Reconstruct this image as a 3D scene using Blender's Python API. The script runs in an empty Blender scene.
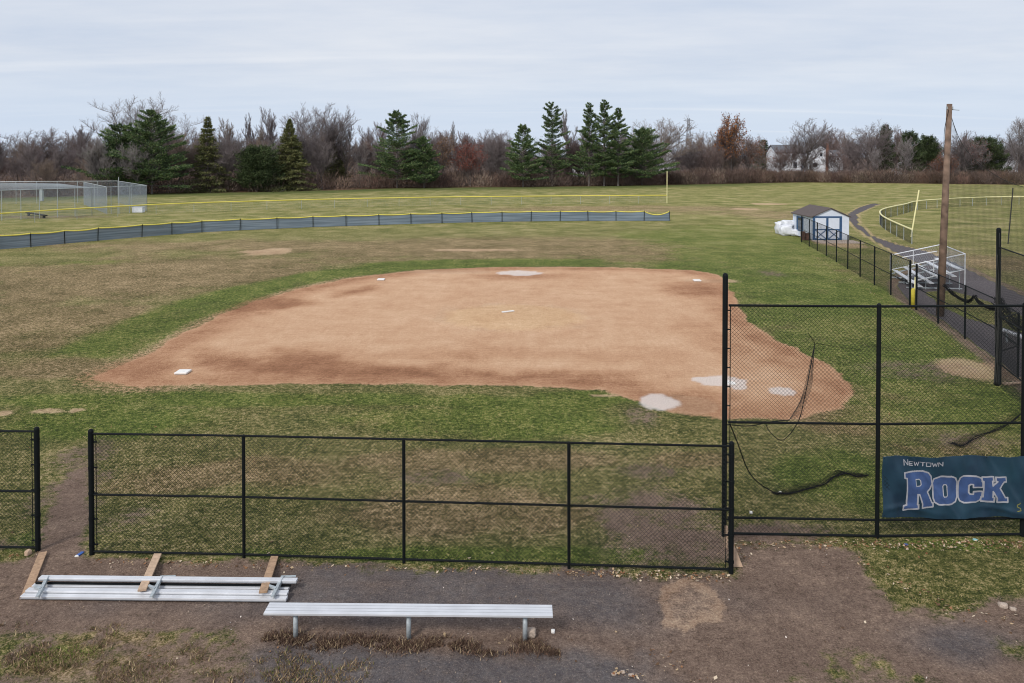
import bpy, math, random
import numpy as np
from mathutils import Vector, Matrix
R = math.radians
scene = bpy.context.scene
col = scene.collection

# ------------------------------------------------------------------ camera
F, CX, PITCH, H = 727.0, 512.0, R(1.0), 7.35
Y0 = 156 + F*math.tan(PITCH)
cam = bpy.data.objects.new('camera', bpy.data.cameras.new('camera'))
col.objects.link(cam); scene.camera = cam
cam.location = (0, 0, H); cam.rotation_euler = (R(90)-PITCH, 0, 0)
cam.data.sensor_width = 36; cam.data.lens = F/1024*36
cam.data.shift_y = -(341.5-Y0)/1024
cam.data.clip_end = 8000; cam.data.clip_start = 0.1
scene.render.resolution_x = 1024; scene.render.resolution_y = 683

# ------------------------------------------------------------------ world, sun, exposure
SUN_EL, SUN_AZ = R(42), R(215)      # azimuth clockwise from +Y: the sun stands behind and left of the camera
w = bpy.data.worlds.new('World'); scene.world = w; w.use_nodes = True
nt = w.node_tree; nt.nodes.clear()
out = nt.nodes.new('ShaderNodeOutputWorld'); bg = nt.nodes.new('ShaderNodeBackground')
bg.inputs['Strength'].default_value = 0.1
sky = nt.nodes.new('ShaderNodeTexSky'); sky.sky_type = 'NISHITA'; sky.sun_disc = False
sky.sun_elevation = SUN_EL; sky.sun_rotation = SUN_AZ
tc = nt.nodes.new('ShaderNodeTexCoord'); sep = nt.nodes.new('ShaderNodeSeparateXYZ')
nt.links.new(tc.outputs['Generated'], sep.inputs[0])
def wmath(op, a, b, c=None):
    n = nt.nodes.new('ShaderNodeMath'); n.operation = op
    for i, v in enumerate((a, b, c)):
        if v is None: continue
        if hasattr(v, 'default_value'): nt.links.new(v, n.inputs[i])
        else: n.inputs[i].default_value = v
    return n.outputs[0]
zz = wmath('MAXIMUM', sep.outputs['Z'], 0.0)
den = wmath('ADD', zz, 0.06)
cmb = nt.nodes.new('ShaderNodeCombineXYZ')
nt.links.new(wmath('DIVIDE', sep.outputs['X'], den), cmb.inputs[0])
nt.links.new(wmath('DIVIDE', sep.outputs['Y'], den), cmb.inputs[1])
def wnoise(scale, detail, rough, sx=1, sy=1, rot=0, off=(0, 0, 0)):
    m = nt.nodes.new('ShaderNodeMapping'); m.inputs['Scale'].default_value = (sx, sy, 1)
    m.inputs['Rotation'].default_value = (0, 0, rot); m.inputs['Location'].default_value = off
    nt.links.new(cmb.outputs[0], m.inputs[0])
    n = nt.nodes.new('ShaderNodeTexNoise'); n.inputs['Scale'].default_value = scale
    n.inputs['Detail'].default_value = detail; n.inputs['Roughness'].default_value = rough
    nt.links.new(m.outputs[0], n.inputs[0]); return n.outputs[0]
def wramp(v, stops):
    r = nt.nodes.new('ShaderNodeValToRGB'); el = r.color_ramp.elements
    while len(el) < len(stops): el.new(0.5)
    for e, (p, c) in zip(el, stops): e.position = p; e.color = (*c, 1)
    nt.links.new(v, r.inputs[0]); return r.outputs[0]
cloud = wramp(wnoise(0.62, 7, 0.6, 0.6, 1.0, 0.35), [(0.34, (5.3, 5.95, 7.1)), (0.66, (6.8, 7.1, 7.7))])
low = wramp(zz, [(0.0, (0.0, 0.0, 0.0)), (0.045, (0.25, 0.25, 0.25)), (0.12, (1, 1, 1)), (0.3, (1, 1, 1))])
mixl = nt.nodes.new('ShaderNodeMix'); mixl.data_type = 'RGBA'
nt.links.new(low, mixl.inputs[0]); mixl.inputs[6].default_value = (5.5, 6.4, 7.8, 1); nt.links.new(cloud, mixl.inputs[7])
streak = wramp(wnoise(1.0, 4, 0.5, 0.10, 1.1, -0.10, (0.6, 0.0, 0)), [(0.56, (0, 0, 0)), (0.74, (1, 1, 1))])
st2 = wmath('MULTIPLY', streak, 0.5)
mixs = nt.nodes.new('ShaderNodeMix'); mixs.data_type = 'RGBA'
nt.links.new(st2, mixs.inputs[0]); nt.links.new(mixl.outputs[2], mixs.inputs[6]); mixs.inputs[7].default_value = (7.9, 8.0, 8.3, 1)
mixk = nt.nodes.new('ShaderNodeMix'); mixk.data_type = 'RGBA'; mixk.inputs[0].default_value = 0.93
nt.links.new(sky.outputs[0], mixk.inputs[6]); nt.links.new(mixs.outputs[2], mixk.inputs[7])
nt.links.new(mixk.outputs[2], bg.inputs['Color']); nt.links.new(bg.outputs[0], out.inputs[0])
sun = bpy.data.objects.new('sun', bpy.data.lights.new('sun', 'SUN')); col.objects.link(sun)
sun.data.energy = 2.2; sun.data.angle = R(14); sun.data.color = (1.0, 0.95, 0.88)
sd = Vector((math.sin(SUN_AZ)*math.cos(SUN_EL), math.cos(SUN_AZ)*math.cos(SUN_EL), math.sin(SUN_EL)))
sun.rotation_euler = sd.to_track_quat('Z', 'Y').to_euler()
scene.view_settings.view_transform = 'Standard'; scene.view_settings.look = 'None'
scene.view_settings.exposure = 0.2; scene.view_settings.gamma = 1

# ------------------------------------------------------------------ survey: where a sighted point of the photograph stands in the place
def gp(px, py, z=0.0):
    a = (px-CX)/F; b = (py-Y0)/F
    dy = math.cos(PITCH)-b*math.sin(PITCH); dz = -math.sin(PITCH)-b*math.cos(PITCH)
    t = (z-H)/dz
    return a*t, dy*t
def hz(Y, py):
    b = (py-Y0)/F
    dy = math.cos(PITCH)-b*math.sin(PITCH); dz = -math.sin(PITCH)-b*math.cos(PITCH)
    return H+dz*Y/dy
def at(px, Y, py):          # point at distance Y
    z = hz(Y, py); zc = Y*math.cos(PITCH)+(H-z)*math.sin(PITCH)
    return Vector(((px-CX)/F*zc, Y, z))
def L(r, g, b): return tuple(((v/255)/12.92 if v/255 <= 0.04045 else ((v/255+0.055)/1.055)**2.4) for v in (r, g, b))

# ------------------------------------------------------------------ materials
def nodes(m):
    m.use_nodes = True; n = m.node_tree; return n, n.nodes['Principled BSDF']
def pmat(name, c, rough=0.7, metal=0.0, var=0.15, scale=8.0, bump=0.0, spec=0.3, attr=None):
    m = bpy.data.materials.new(name); n, b = nodes(m)
    b.inputs['Roughness'].default_value = rough; b.inputs['Metallic'].default_value = metal
    b.inputs['Specular IOR Level'].default_value = spec
    t = n.nodes.new('ShaderNodeTexCoord')
    s = n.nodes.new('ShaderNodeTexNoise'); s.inputs['Scale'].default_value = scale; s.inputs['Detail'].default_value = 5
    n.links.new(t.outputs['Object'], s.inputs[0])
    mr = n.nodes.new('ShaderNodeMapRange'); mr.inputs[1].default_value = 0.3; mr.inputs[2].default_value = 0.7
    mr.inputs[3].default_value = 1-var; mr.inputs[4].default_value = 1+var
    n.links.new(s.outputs[0], mr.inputs[0])
    mx = n.nodes.new('ShaderNodeVectorMath'); mx.operation = 'MULTIPLY'
    if attr:
        a = n.nodes.new('ShaderNodeAttribute'); a.attribute_name = attr; n.links.new(a.outputs['Color'], mx.inputs[0])
    else: mx.inputs[0].default_value = c[:3]
    n.links.new(mr.outputs[0], mx.inputs[1]); n.links.new(mx.outputs[0], b.inputs['Base Color'])
    if bump:
        bp = n.nodes.new('ShaderNodeBump'); bp.inputs['Strength'].default_value = bump; bp.inputs['Distance'].default_value = 0.02
        n.links.new(s.outputs[0], bp.inputs['Height']); n.links.new(bp.outputs[0], b.inputs['Normal'])
    return m
M = dict(
 black=pmat('black vinyl coating', (0.006, 0.008, 0.009), 0.6, spec=0.14),
 wire=pmat('black vinyl wire', (0.010, 0.012, 0.012), 0.6, spec=0.2),
 alu=pmat('brushed aluminium', (0.66, 0.67, 0.70), 0.42, 0.25, 0.10, 3.0, spec=0.5),
 aludark=pmat('aluminium groove', (0.30, 0.31, 0.33), 0.6, 0.2),
 galv=pmat('galvanised steel', (0.42, 0.46, 0.48), 0.5, 0.3, 0.2, 20),
 galvwire=pmat('galvanised wire', (0.36, 0.41, 0.47), 0.5, 0.2),
 wood=pmat('weathered lumber', (0.38, 0.25, 0.16), 0.8, 0, 0.25, 14),
 stake=pmat('pale split wood', (0.52, 0.37, 0.26), 0.8, 0, 0.2, 10),
 yellow=pmat('yellow fence cap', (0.76, 0.65, 0.12), 0.5, 0, 0.06),
 pyellow=pmat('faded yellow fence cap', (0.80, 0.74, 0.40), 0.5, 0, 0.06),
 net=pmat('black netting', (0.012, 0.012, 0.013), 0.9, spec=0.1),
 greynet=pmat('faded dark netting', (0.045, 0.045, 0.043), 0.9, spec=0.1),
 white=pmat('white siding', (0.60, 0.65, 0.74), 0.6, 0, 0.05, 3),
 trim=pmat('blue trim', (0.035, 0.085, 0.18), 0.6),
 roof=pmat('brown shingles', (0.105, 0.085, 0.08), 0.9, 0, 0.3, 20, 0.3),
 greyroof=pmat('grey shingles', (0.12, 0.125, 0.14), 0.9, 0, 0.2, 3),
 housewhite=pmat('white house siding', (0.74, 0.77, 0.82), 0.7, 0, 0.06, 1),
 brick=pmat('red brown brick', (0.22, 0.115, 0.085), 0.9, 0, 0.25, 6),
 glass=pmat('dark window glass', (0.03, 0.04, 0.055), 0.15, spec=0.5),
 baseW=pmat('base rubber white', (0.75, 0.73, 0.70), 0.6, 0, 0.08, 10),
 bag=pmat('white woven plastic', (0.70, 0.72, 0.77), 0.5, 0, 0.08, 5, 0.3),
 drum=pmat('rusty brown paint', (0.12, 0.06, 0.045), 0.8, 0, 0.4, 5),
 pad=pmat('bright yellow pad', (0.50, 0.41, 0.05), 0.6),
 lattice=pmat('distant tower steel', (0.30, 0.33, 0.38), 0.7),
 rock=pmat('pale rock', (0.42, 0.34, 0.28), 0.9, 0, 0.25, 30, 0.5),
 blue=pmat('blue plastic', (0.03, 0.10, 0.35), 0.4),
 teal=pmat('teal plastic', (0.25, 0.5, 0.5), 0.4),
 bark=pmat('grey brown bark', (0.15, 0.128, 0.118), 0.95, 0, 0.3, 3),
 leaf=pmat('blade colours', (1, 1, 1), 0.8, attr='tint', var=0.1, spec=0.15),
)
# banner cloth
mb, bb = nodes(bpy.data.materials.new('navy teal banner vinyl')); M['banner'] = [m for m in bpy.data.materials if m.name == 'navy teal banner vinyl'][0]
bb.inputs['Roughness'].default_value = 0.5
_t = mb.nodes.new('ShaderNodeTexCoord'); _n = mb.nodes.new('ShaderNodeTexNoise'); _n.inputs['Scale'].default_value = 2.0; _n.inputs['Detail'].default_value = 6
_r = mb.nodes.new('ShaderNodeValToRGB'); _r.color_ramp.elements[0].position = 0.35; _r.color_ramp.elements[0].color = (0.005, 0.022, 0.046, 1)
_r.color_ramp.elements[1].position = 0.72; _r.color_ramp.elements[1].color = (0.014, 0.050, 0.082, 1)
mb.links.new(_t.outputs['Object'], _n.inputs[0]); mb.links.new(_n.outputs[0], _r.inputs[0]); mb.links.new(_r.outputs[0], bb.inputs['Base Color'])
M['letters'] = pmat('blue letter print', (0.044, 0.080, 0.195), 0.5, 0, 0.25, 5)
M['outline'] = pmat('pale grey letter edge', (0.34, 0.34, 0.38), 0.5, 0, 0.2, 6)
M['emblem'] = pmat('gold emblem print', (0.22, 0.20, 0.05), 0.5)
# utility pole wood: weathered with paler lower middle
M['pole'] = pmat('weathered utility pole wood', (0.17, 0.115, 0.085), 0.9, 0, 0.5, 2.5, 0.3)
# windscreen fabric: woven mesh, lets some light and view through
m = bpy.data.materials.new('blue grey windscreen mesh'); n, b = nodes(m); M['screen'] = m
b.inputs['Roughness'].default_value = 0.8
_t = n.nodes.new('ShaderNodeTexCoord'); _m = n.nodes.new('ShaderNodeMapping'); _m.inputs['Scale'].default_value = (0.15, 0.15, 5)
_n = n.nodes.new('ShaderNodeTexNoise'); _n.inputs['Scale'].default_value = 1.5; _n.inputs['Detail'].default_value = 3
_r = n.nodes.new('ShaderNodeValToRGB'); _r.color_ramp.elements[0].position = 0.35; _r.color_ramp.elements[0].color = (0.10, 0.14, 0.20, 1)
_r.color_ramp.elements[1].position = 0.65; _r.color_ramp.elements[1].color = (0.20, 0.26, 0.34, 1)
n.links.new(_t.outputs['Object'], _m.inputs[0]); n.links.new(_m.outputs[0], _n.inputs[0]); n.links.new(_n.outputs[0], _r.inputs[0]); n.links.new(_r.outputs[0], b.inputs['Base Color'])
b.inputs['Alpha'].default_value = 0.9

# ------------------------------------------------------------------ mesh helpers
class MB:
    def __init__(s): s.v = []; s.f = []
    def tube(s, pts, r, n=8, cap=True, phase=0.0):
        pts = [Vector(p) for p in pts]; k = len(pts)
        rs = r if isinstance(r, (list, tuple)) else [r]*k
        base = len(s.v); up = None
        for i, p in enumerate(pts):
            d = (pts[min(i+1, k-1)]-pts[max(i-1, 0)]).normalized()
            if up is None:
                up = Vector((0, 0, 1)) if abs(d.z) < 0.9 else Vector((1, 0, 0))
            a = d.cross(up)
            if a.length < 1e-4: a = d.cross(Vector((0.3, 1, 0.2)))
            a.normalize(); bb_ = a.cross(d).normalized(); up = bb_
            for j in range(n):
                t = 2*math.pi*j/n+phase
                s.v.append(p+(a*math.cos(t)+bb_*math.sin(t))*rs[i])
        for i in range(k-1):
            for j in range(n):
                j2 = (j+1) % n
                s.f.append((base+i*n+j, base+i*n+j2, base+(i+1)*n+j2, base+(i+1)*n+j))
        if cap:
            s.f.append(tuple(base+j for j in range(n))[::-1]); s.f.append(tuple(base+(k-1)*n+j for j in range(n)))
        return s
    def box(s, c, size, rot=None):
        c = Vector(c); b = len(s.v); hx, hy, hz_ = [q/2 for q in size]
        for x in (-hx, hx):
            for y in (-hy, hy):
                for z in (-hz_, hz_):
                    p = Vector((x, y, z))
                    if rot is not None: p = rot @ p
                    s.v.append(c+p)
        for f in ((0, 1, 3, 2), (4, 6, 7, 5), (0, 4, 5, 1), (2, 3, 7, 6), (0, 2, 6, 4), (1, 5, 7, 3)):
            s.f.append(tuple(b+i for i in f))
        return s
    def beam(s, a, b, w_, t_, up=(0, 0, 1)):     # a box from a to b, w_ wide (sideways), t_ thick (along up)
        a = Vector(a); b = Vector(b); d = b-a; x = d.normalized(); u = Vector(up); y = u.cross(x).normalized(); z = x.cross(y)
        rot = Matrix((x, y, z)).transposed()
        return s.box((a+b)/2, (d.length, w_, t_), rot)
    def poly(s, pts):
        b = len(s.v); s.v += [Vector(p) for p in pts]; s.f.append(tuple(range(b, b+len(pts)))); return s
    def prism(s, pts, d):
        d = Vector(d); n = len(pts); b = len(s.v)
        s.v += [Vector(p) for p in pts]+[Vector(p)+d for p in pts]
        s.f.append(tuple(range(b, b+n))[::-1]); s.f.append(tuple(range(b+n, b+2*n)))
        for i in range(n): j = (i+1) % n; s.f.append((b+i, b+j, b+n+j, b+n+i))
        return s
    def obj(s, name, mat, parent=None, smooth=False, bevel=0):
        me = bpy.data.meshes.new(name); me.from_pydata([tuple(v) for v in s.v], [], s.f)
        if smooth: me.polygons.foreach_set('use_smooth', [True]*len(me.polygons))
        me.materials.append(M[mat] if isinstance(mat, str) else mat); me.update()
        o = bpy.data.objects.new(name, me); col.objects.link(o)
        if parent is not None:
            o.parent = parent
            o.matrix_parent_inverse = Matrix.Translation(parent.location).inverted()
        if bevel:
            bv = o.modifiers.new('bevel', 'BEVEL'); bv.width = bevel; bv.segments = 2
        return o
def np_obj(name, v, f, mat, parent=None, tint=None):
    """v (n,3); f (m,k) faces of equal size; tint (n,3) point colours"""
    v = np.asarray(v, np.float32); f = np.asarray(f, np.int32); m_, k = f.shape
    me = bpy.data.meshes.new(name); me.vertices.add(len(v)); me.vertices.foreach_set('co', v.ravel())
    me.loops.add(m_*k); me.loops.foreach_set('vertex_index', f.ravel())
    me.polygons.add(m_); me.polygons.foreach_set('loop_start', np.arange(0, m_*k, k, dtype=np.int32))
    me.polygons.foreach_set('loop_total', np.full(m_, k, dtype=np.int32))
    me.update(calc_edges=True); me.materials.append(M[mat] if isinstance(mat, str) else mat)
    if tint is not None:
        a = me.attributes.new('tint', 'FLOAT_COLOR', 'POINT')
        c = np.ones((len(v), 4), np.float32); c[:, :3] = tint; a.data.foreach_set('color', c.ravel())
    o = bpy.data.objects.new(name, me); col.objects.link(o)
    if parent is not None:
        o.parent = parent; o.matrix_parent_inverse = Matrix.Translation(parent.location).inverted()
    return o
def tag(o, label, cat, group=None, kind=None):
    if label: o['label'] = label
    if cat: o['category'] = cat
    if group: o['group'] = group
    if kind: o['kind'] = kind
    return o
def thing(name, loc, label, cat, group=None):
    o = bpy.data.objects.new(name, None); col.objects.link(o); o.location = loc; o.empty_display_size = 0.2
    bpy.context.view_layer.update()
    return tag(o, label, cat, group)
def wires(P, Q, r):
    """bulk straight three-sided wires between arrays P and Q"""
    P = np.asarray(P, float); Q = np.asarray(Q, float); d = Q-P; d /= np.linalg.norm(d, axis=1)[:, None]+1e-9
    ref = np.where(np.abs(d[:, 2:3]) > 0.9, np.array([[1., 0, 0]]), np.array([[0, 0, 1.]]))
    a = np.cross(d, ref); a /= np.linalg.norm(a, axis=1)[:, None]+1e-9; b = np.cross(d, a)
    n = len(P); V = np.zeros((n, 6, 3))
    for j in range(3):
        t = 2*math.pi*j/3; o = (a*math.cos(t)+b*math.sin(t))*r
        V[:, j] = P+o; V[:, 3+j] = Q+o
    base = (np.arange(n)*6)[:, None, None]
    f = np.array([[0, 1, 4, 3], [1, 2, 5, 4], [2, 0, 3, 5]])[None]
    return V.reshape(-1, 3), (base+f).reshape(-1, 4)
def mesh_wires(A, B, z0, z1, pitch=0.075, r=0.0024):
    """diamond wire mesh between ground points A and B from z0 to z1"""
    A = np.array([A[0], A[1]], float); B = np.array([B[0], B[1]], float); Ln = np.linalg.norm(B-A); d = (B-A)/Ln; nrm = np.array([-d[1], d[0]])
    hh = z1-z0; P = []; Q = []
    for sgn in (1, -1):
        for k in np.arange(-hh, Ln, pitch):
            u0, u1 = k, k+hh; a0, a1 = max(u0, 0), min(u1, Ln)
            if a1-a0 < 0.01: continue
            za, zb = a0-k, a1-k
            if sgn < 0: za, zb = hh-za, hh-zb
            o = nrm*0.0025*sgn
            pa = A+d*a0+o; pb = A+d*a1+o
            P.append((pa[0], pa[1], z0+za)); Q.append((pb[0], pb[1], z0+zb))
    return P, Q
def link_fabric(segs, name, mat, parent, r=0.0024, pitch=0.075):
    P = []; Q = []
    for (A, B, z0, z1) in segs:
        p, q = mesh_wires(A, B, z0, z1, pitch, r); P += p; Q += q
    v, f = wires(P, Q, r); return np_obj(name, v, f, mat, parent)

# ------------------------------------------------------------------ value noise for wear maps
_rs = np.random.RandomState(5); _tab = _rs.rand(256, 256)
def vn(x, y):
    xi = np.floor(x).astype(int); yi = np.floor(y).astype(int); fx = x-xi; fy = y-yi
    fx = fx*fx*(3-2*fx); fy = fy*fy*(3-2*fy)
    a = _tab[yi & 255, xi & 255]; b = _tab[yi & 255, (xi+1) & 255]; c = _tab[(yi+1) & 255, xi & 255]; d = _tab[(yi+1) & 255, (xi+1) & 255]
    return (a*(1-fx)+b*fx)*(1-fy)+(c*(1-fx)+d*fx)*fy
def fbm(x, y, o=4):
    s = 0; a = 0.5; t = 0
    for i in range(o): s = s+a*vn(x*2**i+17*i, y*2**i+31*i); t += a; a *= 0.5
    return s/t
def sdf(poly, x, y):      # positive inside, metres
    P = np.array(poly); n = len(P); best = np.full(x.shape, 1e9); ins = np.zeros(x.shape, bool)
    for i in range(n):
        a = P[i]; b = P[(i+1) % n]; e = b-a; wx = x-a[0]; wy = y-a[1]
        t = np.clip((wx*e[0]+wy*e[1])/(e@e+1e-9), 0, 1)
        best = np.minimum(best, (wx-t*e[0])**2+(wy-t*e[1])**2)
        c = (a[1] > y) != (b[1] > y)
        ins ^= c & (x < (b[0]-a[0])*(y-a[1])/(b[1]-a[1]+1e-12)+a[0])
    return np.where(ins, 1, -1)*np.sqrt(best)
def sm(v, lo, hi): t = np.clip((v-lo)/(hi-lo), 0, 1); return t*t*(3-2*t)
def G(pts): return [gp(*p) for p in pts]

infield = G([(92, 379), (150, 352), (200, 325), (250, 303), (300, 289), (350, 278), (420, 270), (500, 267), (600, 267), (690, 270), (722, 276), (735, 300), (752, 325), (780, 342), (815, 357), (842, 374), (853, 392), (843, 409), (800, 417), (735, 419), (670, 413), (630, 399), (600, 389), (540, 386), (400, 384), (250, 385), (140, 386)])
asph = G([(873, 203.5), (860, 207), (848, 214), (850, 222), (862, 232), (882, 245), (905, 257), (925, 266), (905, 275), (898, 285), (905, 298), (950, 325), (1000, 362), (1060, 410), (1250, 520), (1250, 380), (1060, 312), (1024, 296), (985, 278), (955, 263), (925, 251), (895, 244), (872, 236), (858, 224), (857, 214), (872, 207), (880, 204)])
grasspatch = G([(925, 292), (950, 290), (985, 300), (1024, 316), (1080, 340), (1060, 348), (1010, 330), (965, 318), (938, 305)])
path = G([(-260, 640), (-260, 560), (-60, 566), (20, 566), (40, 548), (48, 500), (60, 470), (78, 470), (92, 500), (92, 558), (245, 562), (404, 567), (569, 572), (731, 575), (733, 543), (840, 548), (870, 580), (890, 600), (940, 612), (1010, 606), (1060, 600), (1200, 640), (1300, 720), (1100, 800), (-400, 800), (-300, 700), (-60, 660), (-60, 690)])
greyp = G([(240, 660), (300, 640), (420, 640), (560, 650), (640, 662), (660, 690), (700, 760), (200, 760), (230, 690)])

def ell(x, y, px, py, rx, ry, n, soft=0.5):      # worn patch: centre and half sizes as sighted
    cx_, cy_ = gp(px, py); ax = abs(gp(px+rx, py)[0]-cx_); ay = abs(gp(px, py-ry)[1]-gp(px, py+ry)[1])/2
    d = np.sqrt(((x-cx_)/ax)**2+((y-cy_)/ay)**2)+(n-0.5)*0.9
    return 1-sm(d, 1-soft, 1+soft*0.6)
def wear(x, y):
    n1 = fbm(x*0.9, y*0.9); n2 = fbm(x*0.25+50, y*0.25+9); n3 = fbm(x*3+5, y*3+7, 3); n4 = fbm(x*0.08+3, y*0.05+80)
    wx = (n1-0.5)*1.2; wy = (fbm(x*0.9+40, y*0.9+40)-0.5)*1.2
    A = np.zeros(x.shape+(4,)); B = np.zeros(x.shape+(4,)); C = np.zeros(x.shape+(4,))
    di = sdf(infield, x+wx*0.5, y+wy*0.5); A[..., 0] = sm(di, -0.30, 0.30)
    moist = np.zeros_like(x)
    for a in [(705, 290, 40, 8), (520, 276, 60, 4, .7), (715, 340, 30, 26, .45), (800, 362, 45, 12, .5), (690, 402, 60, 14, .8), (130, 372, 60, 14, .8), (860, 385, 30, 30, .6), (500, 355, 240, 7, .35)]:
        moist = np.maximum(moist, ell(x, y, *a[:4], 0.5+(n1-0.5)*0.7, 0.9)*(a[4] if len(a) > 4 else 0.9))
    for P_, k_ in ((G([(183, 352), (235, 357), (262, 357), (285, 350), (310, 352), (360, 361), (480, 370), (640, 376), (642, 385), (400, 382), (250, 377), (195, 366)]), 1.0), (G([(210, 309), (232, 300), (262, 296), (292, 296), (306, 303), (280, 310), (235, 316)]), 1.0), (G([(333, 294), (350, 289), (372, 285.5), (380, 287), (362, 292), (340, 296)]), 1.0), (G([(660, 284), (700, 281), (722, 284), (722, 296), (690, 296), (660, 291)]), .8)):
        moist = np.maximum(moist, k_*sm(sdf(P_, x+wx*1.2, y+wy*1.2), -0.9, 0.9))
    A[..., 1] = moist*0.9
    edge = sm(di, -0.3, 0.3)*(1-sm(di, 0.5, 2.2)); A[..., 1] = np.maximum(A[..., 1], edge*0.6)
    A[..., 0] = np.maximum(A[..., 0], 0.44*sm(di, -1.8, -0.2)*sm(-x, 6, 11))
    ch = np.zeros_like(x)
    for a in [(520, 273, 24, 2.6), (659, 402, 20, 9), (722, 381, 26, 5.5), (706, 379, 16, 2.5), (737, 385, 10, 4.5), (782, 391, 14, 5)]:
        ch = np.maximum(ch, ell(x, y, *a, 0.5+(n3-0.5)*0.55, 0.42 if a[0] == 659 else 0.3))
    fl = sdf(G([(12, 375), (12, 377), (150, 377.5), (150, 376)]), x+wx*0.05, y+wy*0.1); ch = np.maximum(ch, sm(fl, -0.05, 0.12)*0.35*sm(n3, 0.35, 0.6))
    A[..., 2] = ch
    sand = np.zeros_like(x)
    for a in [(505, 317, 85, 13), (268, 252, 28, 4), (45, 411, 20, 3), (76, 410, 9, 2), (5, 413, 10, 3), (976, 369, 42, 12), (745, 209, 15, 1.2), (770, 204, 22, 1.0), (455, 272, 60, 2), (835, 243, 22, 5), (710, 281, 34, 2), (470, 250, 60, 1.2), (690, 404, 30, 10), (605, 395, 20, 2)]:
        sand = np.maximum(sand, ell(x, y, *a, n1, 0.45)*(1.0 if a[0] != 505 else 1.25))
    tp = 0.12*(n3-0.5)*3+0.10*(n1-0.5)*4-0.25*(1-sm(y, gp(0, 655)[1], gp(0, 618)[1]))+sdf(G([(655, 600), (664, 586), (690, 578), (714, 589), (728, 606), (716, 617), (702, 630), (692, 648), (676, 650), (664, 625)]), x+wx*0.12, y+wy*0.12)
    sand = np.maximum(sand, np.maximum(0.55*sm(tp, -0.05, 0.12), 0.85*sm(tp, -0.06, 0.05)*(1-sm(tp, 0.12, 0.32))))
    A[..., 3] = sand
    ring = sm(di, -4.6, -3.2)*(1-sm(di, -0.6, 0.0))*np.maximum(sm(-x, -9, -5), 0)*sm(y, 24.5, 28); worn = sm(di, -22, -13)*(1-sm(di, -5.6, -3.8))*sm(-x, -14, -8)*sm(y, 25, 29)
    # foreground dirt and mud
    dp = sdf(path, x+wx*0.6, y+wy*0.4); mud = sm(dp+(n3-0.5)*0.5, -0.25, 0.25)
    grass_fg = np.zeros_like(x)
    for a in [(60, 652, 90, 22), (150, 637, 110, 9), (40, 670, 60, 20), (830, 668, 60, 20), (870, 660, 40, 14), (1015, 650, 20, 16), (905, 675, 30, 10)]:
        grass_fg = np.maximum(grass_fg, ell(x, y, *a, n1, 0.9)*sm(0.6*n3+0.4*fbm(x*7, y*7, 3), 0.36, 0.62))
    straw = ell(x, y, 110, 665, 190, 34, n1, 0.6); mud = mud*(1-0.9*grass_fg)*(1-0.35*straw)
    for a in [(655, 520, 75, 36), (700, 545, 40, 25), (70, 490, 35, 25), (125, 520, 32, 16), (655, 470, 40, 10), (660, 560, 60, 10), (930, 372, 60, 10), (770, 532, 60, 12), (640, 415, 18, 12), (45, 217, 90, 2.2), (772, 273, 14, 4), (960, 440, 60, 12), (930, 368, 70, 10), (-10, 545, 60, 8), (85, 455, 30, 20), (440, 478, 60, 10), (620, 520, 40, 30)]:
        mud = np.maximum(mud, ell(x, y, *a, n1, 0.75)*(0.92 if a[:2] in ((655, 520), (700, 545), (770, 532)) else 0.6)*(0.65+0.35*sm(n3, 0.35, 0.6)))
    B[..., 0] = mud
    da = sdf(asph, x+wx*0.12, y+wy*0.12); gpz = sdf(grasspatch, x+wx*0.4, y+wy*0.4)
    B[..., 1] = sm(da, -0.12, 0.12)*(1-sm(gpz, -0.2, 0.3))
    edge2 = sm(da, -0.6, -0.2)*(1-sm(da, -0.1, 0.1)); A[..., 3] = np.maximum(A[..., 3], edge2*0.75*(1-sm(gpz, -0.2, 0.3))*sm(y, 40, 55)); B[..., 0] = np.maximum(B[..., 0], sm(da, -0.9, -0.3)*(1-sm(da, -0.1, 0.1))*0.75*(1-sm(y, 45, 58)))
    grey = sm(sdf(greyp, x+wx*0.8, y+wy*0.6)+(n3-0.5)*0.8, -0.4, 0.5)
    for a in [(430, 598, 300, 24), (960, 640, 60, 22), (600, 600, 70, 34), (470, 590, 180, 24), (420, 575, 160, 14)]:
        grey = np.maximum(grey, 0.9*ell(x, y, *a, n1, 0.8))
    C[..., 3] = grey
    # lush and thatch
    lush = np.zeros_like(x)
    for a in [(800, 290, 150, 75), (720, 238, 150, 16), (760, 260, 120, 30), (300, 325, 80, 14), (230, 345, 60, 12), (330, 400, 600, 9), (480, 420, 250, 20), (560, 400, 110, 12), (860, 480, 120, 36), (940, 545, 90, 8), (980, 420, 40, 22), (120, 420, 140, 20), (350, 263, 400, 5), (60, 655, 70, 14), (500, 555, 420, 10), (30, 540, 30, 16)]:
        lush = np.maximum(lush, ell(x, y, *a, n2, 0.7))
    lush = np.maximum(lush*(1-worn), ring*0.9); B[..., 2] = np.clip(lush*(0.45+0.8*n1), 0, 1)
    th = np.zeros_like(x)
    for a in [(150, 275, 240, 26), (480, 250, 320, 9), (60, 320, 120, 26), (150, 360, 70, 14), (60, 365, 90, 14), (770, 215, 60, 5), (640, 208, 160, 3), (560, 260, 170, 4), (280, 470, 150, 18), (170, 480, 90, 25), (450, 510, 150, 26), (860, 420, 80, 16), (960, 440, 70, 20), (820, 265, 30, 14), (850, 330, 90, 14), (450, 460, 200, 12), (690, 460, 60, 12), (640, 209, 190, 3.5), (760, 213, 80, 4), (400, 246, 400, 8), (900, 395, 60, 14), (985, 262, 60, 14), (110, 655, 140, 34), (380, 420, 40, 8)]:
        th = np.maximum(th, ell(x, y, *a, n2, 0.8))
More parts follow.
